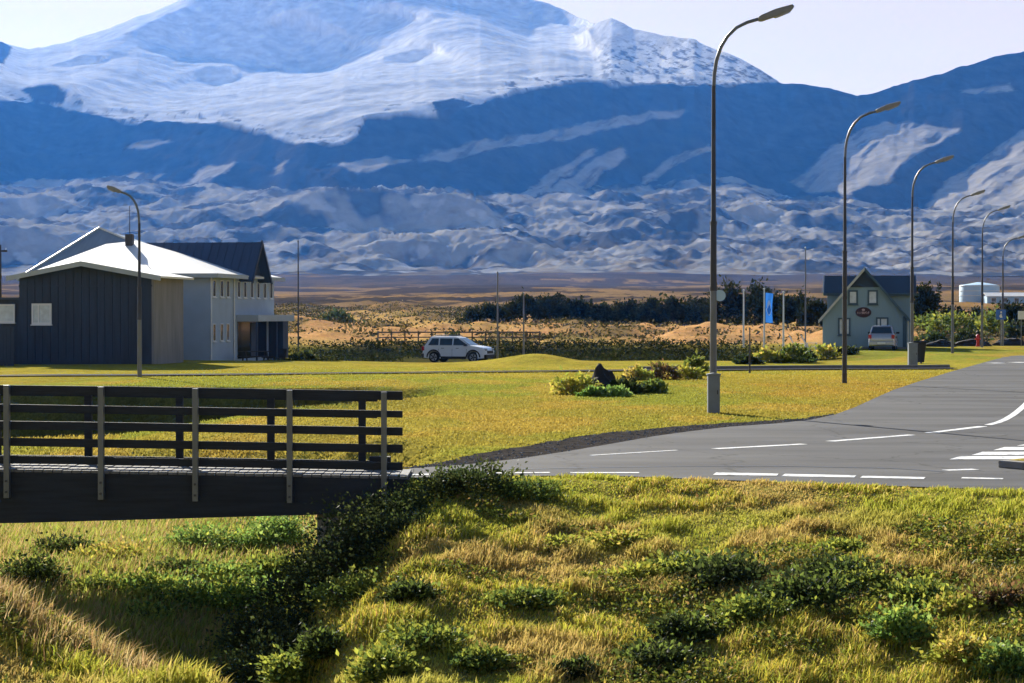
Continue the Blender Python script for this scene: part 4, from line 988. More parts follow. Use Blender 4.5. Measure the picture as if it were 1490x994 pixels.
# ---------------------------------------------------------------- cars
def wheel(t, x, y, r, s):
    w = MB(); prof = [(.0, .0)]
    o = MB().tube([(x, y - .11, r), (x, y - .09, r), (x, y + .09, r), (x, y + .11, r)], [r * .93, r, r, r * .93], 22).build("wheel", M['tyre'], t, True)
    MB().tube([(x, y + s * .105, r), (x, y + s * .118, r)], r * .66, 18).build("rim", M['rim'], o, True)
    MB().tube([(x, y + s * .119, r), (x, y + s * .126, r)], r * .16, 10).build("hub", M['black'], o, True)
    for k in range(5):
        a = 2 * math.pi * k / 5
        MB().add([(x + r * .62 * math.cos(a + d), y + s * .1195, r + r * .62 * math.sin(a + d)) for d in (-.16, .16)] + [(x + r * .22 * math.cos(a + d), y + s * .1195, r + r * .22 * math.sin(a + d)) for d in (.5, -.5)],
                 [(0, 1, 2, 3)]).build("slot", M['black'], o)
def suv(label, loc, rz, paint, length=4.34, width=1.82, height=1.66, clad=True, rack=True):
    """a five-door car pointing along +x, centred between the axles"""
    t = thing("parked_car", label, "car", loc, rz)
    L = length / 2; r = .345; wx0, wx1 = -1.33, 1.34; hw = width / 2
    def arch(cx):
        return [(cx + (r + .07) * math.cos(a), r + (r + .07) * math.sin(a)) for a in [math.pi - i * math.pi / 10 for i in range(11)]]
    low = [(-L + .06, .42), (-L + .10, .30), (wx0 - r - .07, .27)] + arch(wx0) + [(wx0 + r + .07, .26), (wx1 - r - .07, .26)] + arch(wx1) + [(wx1 + r + .07, .27), (L - .08, .30), (L, .45)]
    top = [(L - .005, .70), (L - .06, .84), (L - .25, .97), (L - .75, 1.05), (L - 1.05, 1.09), (-L + .75, 1.08), (-L + .12, 1.06), (-L + .03, .92), (-L, .62)]
    poly = low + top
    # loft the outline in five stations so the flanks are rounded in plan and section
    st = [(-hw, .94, .985), (-hw * .96, .985, 1.0), (-hw * .5, 1.0, 1.015), (hw * .5, 1.0, 1.015), (hw * .96, .985, 1.0), (hw, .94, .985)]
    vv = []; n = len(poly)
    for y, sxs, szs in st:
        for (px, pz) in poly:
            zz = pz if pz < .66 else .66 + (pz - .66) * szs
            yy = y * (1 - .07 * max(0, (pz - .72) / .4)); yy *= (1 - .10 * max(0, (abs(px) - L + .45) / .45) ** 2)
            vv.append((px * (sxs if abs(px) > L - .5 else 1), yy, zz))
    ff = [tuple(range(n))[::-1], tuple(range(5 * n, 6 * n))]
    for s in range(5):
        for i in range(n): ff.append((s * n + i, s * n + (i + 1) % n, (s + 1) * n + (i + 1) % n, (s + 1) * n + i))
    body = MB().add(vv, ff).build("body", M[paint], t, True)
    # greenhouse
    zb, zt = 1.06, height - .06
    bot = [(-L + .16, zb), (L - 1.02, zb)]
    cb = [(-L + .13, hw * .90), (L - .98, hw * .90)]; ct = [(-L + .52, hw * .72), (L - 1.92, hw * .72)]
    g = []
    for (x, y) in ((cb[0][0], -cb[0][1]), (cb[1][0], -cb[1][1]), (cb[1][0], cb[1][1]), (cb[0][0], cb[0][1])): g.append((x, y, zb - .05))
    for (x, y) in ((ct[0][0], -ct[0][1]), (ct[1][0], -ct[1][1]), (ct[1][0], ct[1][1]), (ct[0][0], ct[0][1])): g.append((x, y, zt))
    MB().add(g, [(0, 3, 2, 1), (4, 5, 6, 7), (0, 1, 5, 4), (1, 2, 6, 5), (2, 3, 7, 6), (3, 0, 4, 7)]).build("cabin", M[paint], t, True, bevel=.05)
    MB().add([(ct[0][0] - .05, -.6, zt + .005), (ct[1][0] - .1, -.6, zt + .005), (ct[1][0] - .1, .6, zt + .005), (ct[0][0] - .05, .6, zt + .005), (ct[0][0] + .1, -.52, zt + .055), (ct[1][0] - .3, -.52, zt + .055), (ct[1][0] - .3, .52, zt + .055), (ct[0][0] + .1, .52, zt + .055)],
             [(0, 3, 2, 1), (4, 5, 6, 7), (0, 1, 5, 4), (1, 2, 6, 5), (2, 3, 7, 6), (3, 0, 4, 7)]).build("roof", M[paint], t, True, bevel=.02)
    def side_pt(u, w, s):    # u along, w up on the sloping side of the greenhouse
        z = lerp(zb - .05, zt, w); y = lerp(cb[0][1], ct[0][1], w)
        return (u, s * (y + .008), z)
    for s in (-1, 1):
        for (a0, a1, b0, b1) in ((-L + .42, -L + 1.12, -L + .66, -L + 1.12), (-L + 1.2, -L + 2.05, -L + 1.2, -L + 2.05), (-L + 2.13, L - 1.22, -L + 2.13, L - 1.90)):
            q = [side_pt(a0, .16, s), side_pt(a1, .16, s), side_pt(b1, .88, s), side_pt(b0, .88, s)]
            q2 = [(p[0], p[1] - s * .03, p[2]) for p in q]
            MB().add(q + q2, [(0, 1, 2, 3), (7, 6, 5, 4), (0, 4, 5, 1), (1, 5, 6, 2), (2, 6, 7, 3), (3, 7, 4, 0)]).build("side_window", M['glass'], t)
        for hx_ in (-L + 1.35, -L + 2.35): MB().box(hx_, hx_ + .18, s * hw * .985 - .02, s * hw * .985 + .02, .90, .93).build("door_handle", M['black'], t)
        for dx_ in (-L + 1.16, -L + 2.09, L - 1.28): MB().box(dx_ - .006, dx_ + .006, min(s * (hw * .975), s * (hw + .002)), max(s * (hw * .975), s * (hw + .002)), .40, .88).build("door_seam", M['black'], t)
        MB().box(L - 1.42, L - 1.22, s * (hw - .06), s * (hw + .16), 1.05, 1.19).build("mirror", M['black'], t, bevel=.03)
        if rack: MB().tube([(-L + .75, s * .56, zt + .06), (-L + .85, s * .56, zt + .12), (L - 2.2, s * .56, zt + .12), (L - 2.1, s * .56, zt + .06)], .022, 8).build("roof_rail", M['galv'], t, True)
        MB().box(-.85, .88, min(s * (hw * .97), s * (hw + .015)), max(s * (hw * .97), s * (hw + .015)), .24, .40).build("sill", M['black' if clad else paint], t, bevel=.01)
        for cx in (wx0, wx1):
            wheel(t, cx, s * (hw - .12), r, s)
            o_ = arch(cx); i_ = o_; m = MB(); vv = []
            for (ax, az) in o_:
                dx, dz = ax - cx, az - r; k = (r + .15) / (r + .07)
                vv += [(ax, s * (hw + .012), az), (cx + dx * k, s * (hw + .012), r + dz * k), (ax, s * (hw - .08), az), (cx + dx * k, s * (hw - .08), r + dz * k)]
            ff = []
            for i in range(10):
                a = 4 * i; b_ = a + 4
                ff += [(a, b_, b_ + 1, a + 1), (a + 1, b_ + 1, b_ + 3, a + 3), (a + 2, a + 3, b_ + 3, b_ + 2), (a, a + 2, b_ + 2, b_)]
            if clad: m.add(vv, ff).build("wheel_arch", M['black'], t)
        MB().box(L - .30, L - .03, s * .60 - .16, s * .60 + .16, .76, .90).build("headlight", M['lamp_glass'], t, bevel=.03)
        MB().box(-L - .012, -L + .16, s * .74 - .10, s * .74 + .10, .76, 1.02).build("tail_light", M['red'], t, bevel=.02)
    def q_slab(name, pts, mat, th=.02):
        v = [Vector(p) for p in pts]; nn = (v[1] - v[0]).cross(v[2] - v[0]).normalized() * th
        MB().add(v + [p + nn for p in v], [(0, 1, 2, 3), (7, 6, 5, 4), (0, 4, 5, 1), (1, 5, 6, 2), (2, 6, 7, 3), (3, 7, 4, 0)]).build(name, M[mat], t)
    def lp(w, fx_, hwid):
        x = lerp(cb[1][0], ct[1][0], w) if fx_ else lerp(cb[0][0], ct[0][0], w); z = lerp(zb - .05, zt, w)
        return x, z
    x0, z0 = lp(.16, True, 0); x1, z1 = lp(.92, True, 0)
    q_slab("windscreen", [(x0 + .012, -hw * .80, z0), (x0 + .012, hw * .80, z0), (x1 + .012, hw * .66, z1), (x1 + .012, -hw * .66, z1)], 'glass')
    x0, z0 = lp(.18, False, 0); x1, z1 = lp(.90, False, 0)
    q_slab("rear_window", [(x0 - .012, hw * .76, z0), (x0 - .012, -hw * .76, z0), (x1 - .012, -hw * .64, z1), (x1 - .012, hw * .64, z1)], 'glass')
    MB().box(-L - .05, -L + .15, -hw * .92, hw * .92, .34, .58).build("rear_bumper", M['black' if clad else paint], t, bevel=.04)
    MB().box(L - .15, L + .04, -hw * .90, hw * .90, .30, .52).build("front_bumper", M['black' if clad else paint], t, bevel=.04)
    MB().box(L - .1, L + .012, -.52, .52, .58, .76).build("grille", M['black'], t, bevel=.015)
    MB().box(-L - .066, -L - .051, -.26, .26, .42, .53).build("number_plate", M['plate'], t)
    return t
cy_ = 131.0; cxx = (667 - CX) / F * cy_
cg = gz(cxx, cy_)
suv("white sport utility car parked side-on before the wooden rail fence", (cxx, cy_, cg), R(-20), 'car_white')
cy2 = 136.5; cx2 = (1285 - CX) / F * cy2
suv("silver estate car seen from behind, parked against the gabled house", (cx2, cy2, gz(cx2, cy2)), R(90 - 13), 'car_silver', 4.3, 1.76, 1.62, False, False)

# ---------------------------------------------------------------- rail fence behind the car
fy_ = 152.0
t = thing("rail_fence", "low wooden rail fence on the bank behind the white car", "fence", ((550 - CX) / F * fy_, fy_, gz((660 - CX) / F * fy_, fy_)))
flen = (785 - 550) / F * fy_; nposts = 12
for k in range(nposts + 1):
    xk = k * flen / nposts
    zz = gz(t.location.x + xk, fy_) - t.location.z
    MB().box(xk - .05, xk + .05, -.05, .05, zz - .15, zz + 1.02).build("post", M['wood_grey'], t)
for k in range(4):
    for a, b in ((.88, .98), (.52, .60), (.2, .27)):
        p0, p1 = k * flen / 4, (k + 1) * flen / 4
        za, zb_ = [gz(t.location.x + p, fy_) - t.location.z for p in (p0, p1)]
        MB().add([(p0 + .003, -.09, za + a), (p1 - .003, -.09, zb_ + a), (p1 - .003, -.053, zb_ + a), (p0 + .003, -.053, za + a), (p0 + .003, -.09, za + b), (p1 - .003, -.09, zb_ + b), (p1 - .003, -.053, zb_ + b), (p0 + .003, -.053, za + b)],
                 [(0, 3, 2, 1), (4, 5, 6, 7), (0, 1, 5, 4), (1, 2, 6, 5), (2, 3, 7, 6), (3, 0, 4, 7)]).build("rail", M['wood_grey'], t)

# ---------------------------------------------------------------- pale blue tank and sheds far right
yy = 480.; x = (1425 - CX) / F * yy; z0 = gz(x, yy)
t = thing("storage_tank", "pale blue round storage tank on the moor beyond the shrubs", "tank", (x, yy, z0))
MB().tube([(0, 0, -1), (0, 0, 3.4), (0, 0, 3.6), (0, 0, 4.3)], [4.6, 4.6, 4.5, .6], 36).build("shell", M['tank_blue'], t, True)
for zz in (1.1, 2.2, 3.35): MB().tube([(0, 0, zz), (0, 0, zz + .12)], 4.66, 36).build("band", M['white_metal'], t, True)
yy = 470.; x = (1462 - CX) / F * yy; z0 = gz(x, yy)
t = thing("low_shed", "long low white-roofed shed beside the pale blue tank", "shed", (x, yy, z0))
MB().box(-4.5, 4.5, -2, 3, -1, 1.9).build("wall", M['tank_blue'], t)
roof_plane("roof", [(-4.8, -2.4, 1.85), (4.8, -2.4, 1.85), (4.8, .5, 2.7), (-4.8, .5, 2.7)], .1, 'white_metal', t)
roof_plane("roof", [(4.8, 3.4, 1.85), (-4.8, 3.4, 1.85), (-4.8, .5, 2.7), (4.8, .5, 2.7)], .1, 'white_metal', t)
for k in range(3): window(t, -3.6 + k * 2.6, -2.4 + k * 2.6, .5, 1.5, -2, 'frame_white', 'glass', .1)

# ---------------------------------------------------------------- foliage builders
def leaves(rng, pts, size, nrm=None, fold=.25, jit=.9):
    """diamond leaves at the points: returns verts, tris"""
    n = len(pts)
    d = rng.normal(size=(n, 3)); d[:, 2] = d[:, 2] * .6 + .25
    if nrm is not None: d = d * jit + nrm
    d /= np.linalg.norm(d, axis=1, keepdims=True)
    up = rng.normal(size=(n, 3)); a = np.cross(d, up); a /= np.linalg.norm(a, axis=1, keepdims=True) + 1e-6
    nn = np.cross(d, a)
    s = size * rng.uniform(.6, 1.35, (n, 1)); w = s * rng.uniform(.20, .34, (n, 1))
    v0 = pts; v1 = pts + d * s * .42 + a * w + nn * s * fold * .4; v2 = pts + d * s * .42 - a * w + nn * s * fold * .4; v3 = pts + d * s
    v = np.stack([v0, v1, v2, v3], 1).reshape(-1, 3); i = 4 * np.arange(n)[:, None]
    tr = np.concatenate([i + np.array([[0, 1, 3]]), i + np.array([[0, 3, 2]])], 0)
    return v, tr
def crown_mesh(seed, rx, ry, rz, nclump, per, leaf, pal, flat=.0, clump=.28):
    rng = np.random.default_rng(seed)
    c = rng.normal(size=(nclump, 3)); c /= np.linalg.norm(c, axis=1, keepdims=True)
    rad = rng.uniform(.35, 1, (nclump, 1)) ** .6
    c = c * rad
    c[:, 2] = np.abs(c[:, 2]) * (1 - flat) + .08
    lump = .72 + .55 * fbm(c[:, 0] * 1.7 + seed, c[:, 1] * 1.7 - seed, 3, seed % 97)
    c = c * lump[:, None]
    cc = np.repeat(c, per, 0) + rng.normal(size=(nclump * per, 3)) * clump * rng.uniform(.4, 1, (nclump * per, 1)) * np.array([1, 1, .8])
    cc[:, 2] = np.maximum(cc[:, 2], .01)
    pts = cc * np.array([rx, ry, rz])
    out = cc / (np.linalg.norm(cc, axis=1, keepdims=True) + 1e-6)
    v, tr = leaves(rng, pts, leaf, out * .8)
    pal = np.array(pal); ci = rng.integers(0, len(pal), nclump); col = np.repeat(pal[ci], per, 0) * rng.uniform(.65, 1.3, (nclump * per, 1))
    return v, tr, np.repeat(col, 4, 0)
GREEN = [(.11, .15, .03), (.15, .20, .04), (.07, .11, .025), (.24, .25, .045)]
LUSH = [(.22, .34, .07), (.16, .27, .05), (.30, .40, .10), (.10, .16, .04)]
YELLOW = [(.44, .40, .06), (.36, .38, .06), (.26, .29, .045), (.50, .38, .09)]
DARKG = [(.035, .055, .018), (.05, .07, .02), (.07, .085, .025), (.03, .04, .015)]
NEEDLE = [(.026, .038, .014), (.036, .048, .017), (.05, .06, .02), (.018, .026, .012)]
RUST = [(.20, .11, .05), (.14, .09, .035), (.12, .12, .03)]
def bush(name, label, cat, x, y, rx, ry, rz, seed, pal, ncl=26, per=26, leaf=.10, group=None, mat='leaf', sink=.03, flat=0., z=None, clump=.28):
    t = thing(name, label, cat, (x, y, (gz(x, y) if z is None else z) - sink), 0, group)
    v, tr, c = crown_mesh(seed, rx, ry, rz, ncl, per, leaf, pal, flat, clump)
    fast_mesh("foliage", v, None, tr, M[mat], c, False, t)
    r = random.Random(seed); m = MB()
    for k in range(5):
        a = r.uniform(0, 6.28); m.tube([(.05 * math.cos(a), .05 * math.sin(a), -.05), (.35 * rx * math.cos(a), .35 * ry * math.sin(a), .35 * rz), (.7 * rx * math.cos(a), .7 * ry * math.sin(a), .72 * rz)], [.03, .02, .008], 5)
    m.build("stem", M['bark'], t); return t
def bush_px(label, px, py, yy, wpx, hpx, seed, pal, name="shrub", cat="shrub", depth=.7, **k):
    """shrub whose foot shows at a pixel, with its width and height given in photo pixels at that distance"""
    x = (px - CX) / F * yy; rx = wpx / 2 * yy / F; rz = hpx * yy / F
    return bush(name, label, cat, x, yy, rx * .86, max(rx * depth, .3), rz * .86, seed, pal, **k)

# dark evergreens beyond the lawns
def evergreen(label, px, yy, wpx, hpx, seed):
    x = (px - CX) / F * yy; k = yy / F; rx, rz = wpx * k / 2, hpx * k
    t = thing("evergreen_tree", label, "tree", (x, yy, gz(x, yy) - .1), 0, "dark evergreens in the belt beyond the lawns")
    v, tr, c = crown_mesh(seed, rx * .85, rx * .8, rz * .62, 36, 60, .42, NEEDLE, 0, .26)
    v = v.copy(); v[:, 2] += rz * .16
    # upright leader shoots
    rng = np.random.default_rng(seed + 5); tops = []
    for q in range(5):
        ax, ay = rng.normal(0, rx * .35, 2); hgt = rz * rng.uniform(.7, 1.0); n = 80
        w = rng.uniform(0, 1, n); pts = np.stack([ax + rng.normal(0, .28, n) * (1.15 - w), ay + rng.normal(0, .28, n) * (1.15 - w), rz * .35 + (hgt - rz * .35) * w], 1); tops.append(pts)
    tp = np.concatenate(tops); v2, t2 = leaves(rng, tp, .34); c2 = np.repeat(np.array(NEEDLE)[rng.integers(0, 4, len(tp))], 4, 0)
    t2 = t2 + len(v)
    fast_mesh("crown", np.concatenate([v, v2]), None, np.concatenate([tr, t2]), M['needle'], np.concatenate([c, c2]), False, t)
    MB().tube([(0, 0, -.1), (.05, 0, rz * .4), (0, .05, rz * .8)], [.12, .09, .04], 7).build("trunk", M['bark'], t, True)
TREES = [(690, 250, 46, 30, "low dark evergreen at the open end of the tree belt"), (725, 252, 50, 34, "dark evergreen second from the open end of the belt"),
         (765, 246, 52, 40, "spreading dark evergreen behind the shorter grey mast"), (800, 244, 50, 44, "dark evergreen with a pointed top above the shaded hollow"), (838, 246, 50, 40, "rounded dark evergreen past the shaded hollow"),
         (875, 244, 52, 42, "dense dark evergreen above the pale moorland tussocks"), (912, 246, 50, 38, "lower dark evergreen above the pale moorland tussocks"), (945, 242, 48, 42, "dark evergreen midway along the belt"), (980, 240, 52, 44, "broad dark evergreen toward the junction lamp"),
         (1018, 238, 54, 48, "dark evergreen just behind the junction street lamp"), (1058, 226, 58, 66, "tall dark evergreen behind the bare flagpole"), (1098, 228, 58, 72, "tallest dark evergreen behind the blue banner"), (1128, 222, 46, 54, "dark evergreen behind the nearer bare flagpole"),
         (1160, 214, 46, 50, "dark evergreen behind the slender mast"), (1188, 206, 42, 46, "dark evergreen against the gabled house's wall")]
for i, (px, yy, w, h_, lab) in enumerate(TREES): evergreen(lab, px, yy, w * 1.25, h_ * 1.05, 300 + i)
for i, (px, yy, w, h_, lab) in enumerate([(1345, 190, 40, 66, "tall dark shrub at the gabled house's right-hand wall"), (1470, 215, 60, 44, "broad dark evergreen behind the road signs"), (1425, 225, 50, 36, "dark evergreen behind the hydrant lamp"), (1385, 230, 50, 34, "dark evergreen behind the lamp past the house")]):
    evergreen(lab, px, yy, w, h_, 340 + i)

# garden shrubs
SG = "shrubs in the lawn beds"
def rock(label, x, y, sx_, sy_, sz_, seed, z=None, mat='lava_rock', group=None, taper=.2):
    bm = bmesh.new(); bmesh.ops.create_icosphere(bm, subdivisions=3, radius=1)
    for v_ in bm.verts:
        p = v_.co; k = .65 + .7 * float(fbm(np.array([p.x * 1.3 + seed]), np.array([p.y * 1.3 + p.z * 1.7]), 3, seed)[0])
        tp_ = 1 - taper * max(p.z, 0); v_.co = Vector((p.x * k * sx_ * tp_, p.y * k * sy_ * tp_, max(p.z * k, -.3) * sz_))
    me = bpy.data.meshes.new("boulder"); bm.to_mesh(me); bm.free(); me.materials.append(M[mat])
    o = bpy.data.objects.new("boulder", me); link(o); o.location = (x, y, (gz(x, y) if z is None else z))
    return tag(o, label, "boulder", group)
rx_, ry_ = from_px(876, 574); rock("dark pointed lava boulder in the lawn shrub bed", rx_, ry_ + .6, .80, .6, .80, 5, taper=.6)
for i, (px, py, w, h_, pal, lab) in enumerate([
        (835, 575, 62, 32, YELLOW, "yellow-green shrub at the open end of the boulder bed"), (915, 574, 54, 22, DARKG, "low dark green shrub spreading right of the boulder"), (952, 573, 46, 17, GREEN, "small trailing green shrub at the boulder bed's tip"),
        (862, 578, 40, 12, LUSH, "low lush plant at the boulder's foot"), (893, 578, 44, 12, LUSH, "low lush plant beside the boulder's right foot"),
        (930, 553, 40, 22, YELLOW, "yellow shrub behind the boulder bed"), (965, 552, 48, 24, RUST, "rust and green shrub between the two lawn beds"), (1003, 551, 46, 22, YELLOW, "bright low shrub under the dark upright one"),
        (1010, 546, 34, 27, GREEN, "dark upright green shrub beside the junction lamp"), (1085, 530, 36, 14, DARKG, "low dark shrub by the marker post"), (1118, 528, 46, 18, YELLOW, "yellow-green shrub past the marker post"),
        (1152, 528, 52, 26, GREEN, "bushy green shrub below the white garden chairs"), (1172, 527, 30, 18, DARKG, "small dark shrub below the white garden chairs"), (1200, 517, 46, 20, YELLOW, "bright yellow-green shrub at the house's front corner"), (1228, 515, 40, 12, DARKG, "low dark shrub along the house's front wall")]):
    x, y = from_px(px, py); rs = max(rx_, 0)
    bush("shrub", lab, "shrub", x, y, w * y / F / 2 * .9, w * y / F / 2 * .7, h_ * y / F * .85, 400 + i, pal, 26, 26, .16 if y < 80 else .24, SG)
# scrub right of the house
for i, (px, yy, w, h_, pal, lab) in enumerate([
        (1352, 150, 50, 18, DARKG, "low dark shrub beside the black rubbish bin"), (1372, 165, 46, 26, GREEN, "green shrub behind the lamp past the house"), (1400, 172, 54, 22, GREEN, "olive shrub between two verge lamps"), (1408, 154, 46, 20, DARKG, "dark mounded shrub near the hydrant"),
        (1445, 168, 48, 24, GREEN, "green shrub behind the farthest street lamp"), (1478, 162, 40, 20, DARKG, "dark low shrub under the white road sign"), (1360, 182, 60, 26, GREEN, "leafy green shrub against the dark evergreens"), (1440, 190, 60, 26, GREEN, "light green shrub below the pale blue tank")]):
    x = (px - CX) / F * yy
    bush("shrub", lab, "shrub", x, yy, w * yy / F / 2, w * yy / F / 2 * .8, h_ * yy / F, 440 + i, pal, 24, 26, .32, "scrub beyond the gabled house")
for i, (px, yy, s, lab) in enumerate([(1415, 150, .9, "dark lava boulder beside the red hydrant"), (1370, 147, .8, "flat lava boulder near the black rubbish bin"), (1470, 152, .9, "dark lava boulder at the foot of the road signs")]):
    rock(lab, (px - CX) / F * yy, yy, s * 1.5, s, s * .6, 21 + i)
bush_px("dark round shrub directly behind the white car's roof", 661, 0, 146, 30, 40, 470, DARKG, ncl=24, per=26, leaf=.22)
bush_px("low dark scrub clump on the moor beyond the slender dark mast", 488, 0, 235, 52, 16, 471, DARKG, ncl=24, per=26, leaf=.4)
bush_px("small dark scrub clump at the foot of the dark mast", 440, 0, 131, 40, 14, 472, DARKG, ncl=20, per=24, leaf=.22)
# shrubs round the bridge end; extra dark ones also deepen the bank's shade
BR = "leafy shrubs at the bridge end"
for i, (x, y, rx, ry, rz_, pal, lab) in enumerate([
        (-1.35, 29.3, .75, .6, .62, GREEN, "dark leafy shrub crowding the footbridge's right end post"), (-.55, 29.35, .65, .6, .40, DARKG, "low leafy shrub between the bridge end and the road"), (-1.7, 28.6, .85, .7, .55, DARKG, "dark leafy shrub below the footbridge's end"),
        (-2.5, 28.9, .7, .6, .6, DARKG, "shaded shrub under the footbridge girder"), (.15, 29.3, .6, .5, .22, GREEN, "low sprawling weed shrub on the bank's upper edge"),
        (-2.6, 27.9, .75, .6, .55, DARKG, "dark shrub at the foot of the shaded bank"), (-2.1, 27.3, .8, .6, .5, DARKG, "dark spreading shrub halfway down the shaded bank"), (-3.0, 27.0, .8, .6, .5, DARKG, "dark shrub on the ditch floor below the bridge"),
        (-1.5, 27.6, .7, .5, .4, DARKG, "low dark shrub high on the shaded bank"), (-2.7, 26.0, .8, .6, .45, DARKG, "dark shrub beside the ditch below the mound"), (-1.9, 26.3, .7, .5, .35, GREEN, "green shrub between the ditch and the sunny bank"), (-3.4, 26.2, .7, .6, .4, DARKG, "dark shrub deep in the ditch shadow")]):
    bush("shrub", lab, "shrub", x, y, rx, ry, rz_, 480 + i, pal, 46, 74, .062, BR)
# weed clumps on the slope and on the terrace
def P_on(px, py, y0=10, y1=60):
    """first hit of the ray through a pixel with the ground"""
    ys = np.linspace(y0, y1, 900); zs = CAMZ - (py - HY) / F * ys; g = H((px - CX) / F * ys, ys)
    i = np.argmax(g >= zs); return (px - CX) / F * ys[i], ys[i]
WEEDS = [(1180, 880, 120, 60, DARKG, "large dark leafy weed clump high on the near bank"), (1100, 905, 90, 50, GREEN, "dark weed clump beside the largest one on the bank"), (1260, 862, 80, 38, GREEN, "green weed clump at the uphill end of the dark weeds"),
         (1000, 925, 80, 36, DARKG, "shaded weed clump below the dark weeds on the bank"), (1000, 835, 90, 38, GREEN, "leafy weed clump halfway up the bank"), (930, 850, 60, 34, YELLOW, "yellow leafed dock clump halfway up the bank"),
         (1310, 935, 70, 60, LUSH, "bright leafy weed clump low on the bank"), (1390, 900, 70, 44, YELLOW, "yellowing leafy clump low on the bank"), (1400, 970, 80, 60, YELLOW, "large yellow-leafed clump at the bank's foot"),
         (1460, 980, 70, 50, LUSH, "green leafy clump at the bank's foot"), (840, 985, 50, 26, DARKG, "small dark clump at the foot of the bank"), (700, 970, 60, 30, GREEN, "green clump low on the bank near the ditch"),
         (560, 985, 80, 50, GREEN, "leafy clump beside the ditch at the bank's foot"), (470, 950, 60, 40, DARKG, "dark leafy clump on the ditch's shaded side"), (430, 985, 80, 44, GREEN, "green clump rising from the ditch"), (600, 870, 60, 30, DARKG, "small weed clump on the shaded bank edge"),
         (1230, 800, 60, 16, GREEN, "low green clump near the bank's upper edge"), (820, 800, 50, 20, YELLOW, "pale yellow weed near the bank's upper edge"),
         (380, 800, 70, 34, LUSH, "lush sunlit plant beside the shaded abutment"), (330, 850, 80, 40, LUSH, "lush sunlit plant on the ditch terrace"), (270, 880, 80, 40, LUSH, "lush plant at the edge of the ditch shadow"), (210, 905, 60, 34, LUSH, "lush plant low on the ditch terrace"),
         (250, 840, 80, 30, DARKG, "dark weed clump on the ditch terrace"), (150, 865, 80, 34, GREEN, "green weed clump on the ditch terrace behind tan grass"), (90, 810, 80, 36, DARKG, "dark weed clump under the footbridge"),
         (400, 790, 90, 60, LUSH, "tall lush plant hard against the abutment's shadow"), (300, 800, 110, 44, LUSH, "broad lush plant under the footbridge girder"), (350, 880, 110, 60, LUSH, "tall lush plant leaning over the ditch"),
         (225, 868, 110, 46, LUSH, "broad lush plant above the tan grass"), (400, 840, 90, 44, GREEN, "green plant at the abutment's foot"), (160, 820, 110, 36, YELLOW, "yellow-green plant on the terrace under the footbridge"), (40, 850, 90, 50, DARKG, "dark weeds on the terrace below the girder"),
         (1060, 850, 110, 50, DARKG, "dark leafy mass between two weed clumps on the bank"), (1220, 850, 110, 46, DARKG, "dark leafy mass uphill of the largest weeds"), (1340, 880, 90, 50, GREEN, "green leafy mass toward the bank's right foot"), (960, 970, 110, 44, DARKG, "dark trailing weeds at the bank's foot"),
         (620, 940, 90, 36, GREEN, "trailing green weeds on the lower bank"), (760, 880, 90, 26, GREEN, "low green weeds on the middle of the bank"), (900, 790, 80, 22, YELLOW, "yellow weeds below the road edge"), (1450, 880, 90, 40, RUST, "rusty dock leaves on the lower bank")]
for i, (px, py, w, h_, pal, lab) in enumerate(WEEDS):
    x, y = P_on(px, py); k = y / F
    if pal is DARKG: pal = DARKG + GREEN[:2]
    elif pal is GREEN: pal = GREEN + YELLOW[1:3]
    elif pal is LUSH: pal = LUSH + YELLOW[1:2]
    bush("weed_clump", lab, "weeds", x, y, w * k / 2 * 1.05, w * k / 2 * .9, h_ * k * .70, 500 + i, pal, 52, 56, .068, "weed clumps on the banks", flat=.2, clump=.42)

# ---------------------------------------------------------------- grass and ground cover
def blades(name, label, pts, h, w, col, lean=.45, seed=1, mat='grass', curve=.5):
    rng = np.random.default_rng(seed); n = len(pts)
    yaw = rng.uniform(0, 2 * np.pi, n); a = np.stack([np.cos(yaw), np.sin(yaw), np.zeros(n)], 1) * (w[:, None] / 2)
    ly = rng.uniform(0, 2 * np.pi, n); lm_ = np.abs(rng.normal(0, lean, n))
    ld = np.stack([np.cos(ly) * lm_ + .12, np.sin(ly) * lm_, np.zeros(n)], 1)
    hv = h[:, None]
    base = pts; midp = pts + ld * hv * .35 + np.array([0, 0, 1.]) * hv * .58; tip = pts + ld * hv * (1 + curve * .5) + np.array([0, 0, 1.]) * hv * (1 - .25 * np.minimum(lm_, 1.2))[:, None]
    v = np.stack([base - a, base + a, midp + a * .8, midp - a * .8, tip], 1).reshape(-1, 3)
    i = 5 * np.arange(n)[:, None]
    q = i + np.array([[0, 1, 2, 3]]); t = i + np.array([[3, 2, 4]])
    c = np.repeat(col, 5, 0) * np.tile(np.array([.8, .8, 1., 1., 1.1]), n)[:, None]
    o = fast_mesh(name, v, q, t, M[mat], c); return tag(o, label, "grass", None, "stuff")
def visible(X, Y, Z, m=60):
    px = CX + X / Y * F; py = HY + (CAMZ - Z) / Y * F
    w = np.where((px > -m - 40) & (px < 1490 + m) & (py < 994 + 2.2 * m), 1.0, .38)
    return (px > -420) & (px < 1490 + 420) & (py > 640) & (py < 994 + 330) & (_h(X * 977, Y * 1013, 5) < w)
def scatter(rng, n, x0, x1, y0, y1):
    X = rng.uniform(x0, x1, n); Y = rng.uniform(y0, y1, n); return X, Y
def mixcol(rng, n, pal, wts):
    pal = np.array(pal); i = rng.choice(len(pal), n, p=np.array(wts) / sum(wts)); return pal[i] * rng.uniform(.7, 1.3, (n, 1)) * (1 + rng.normal(0, .06, (n, 3)))
rng = np.random.default_rng(77)
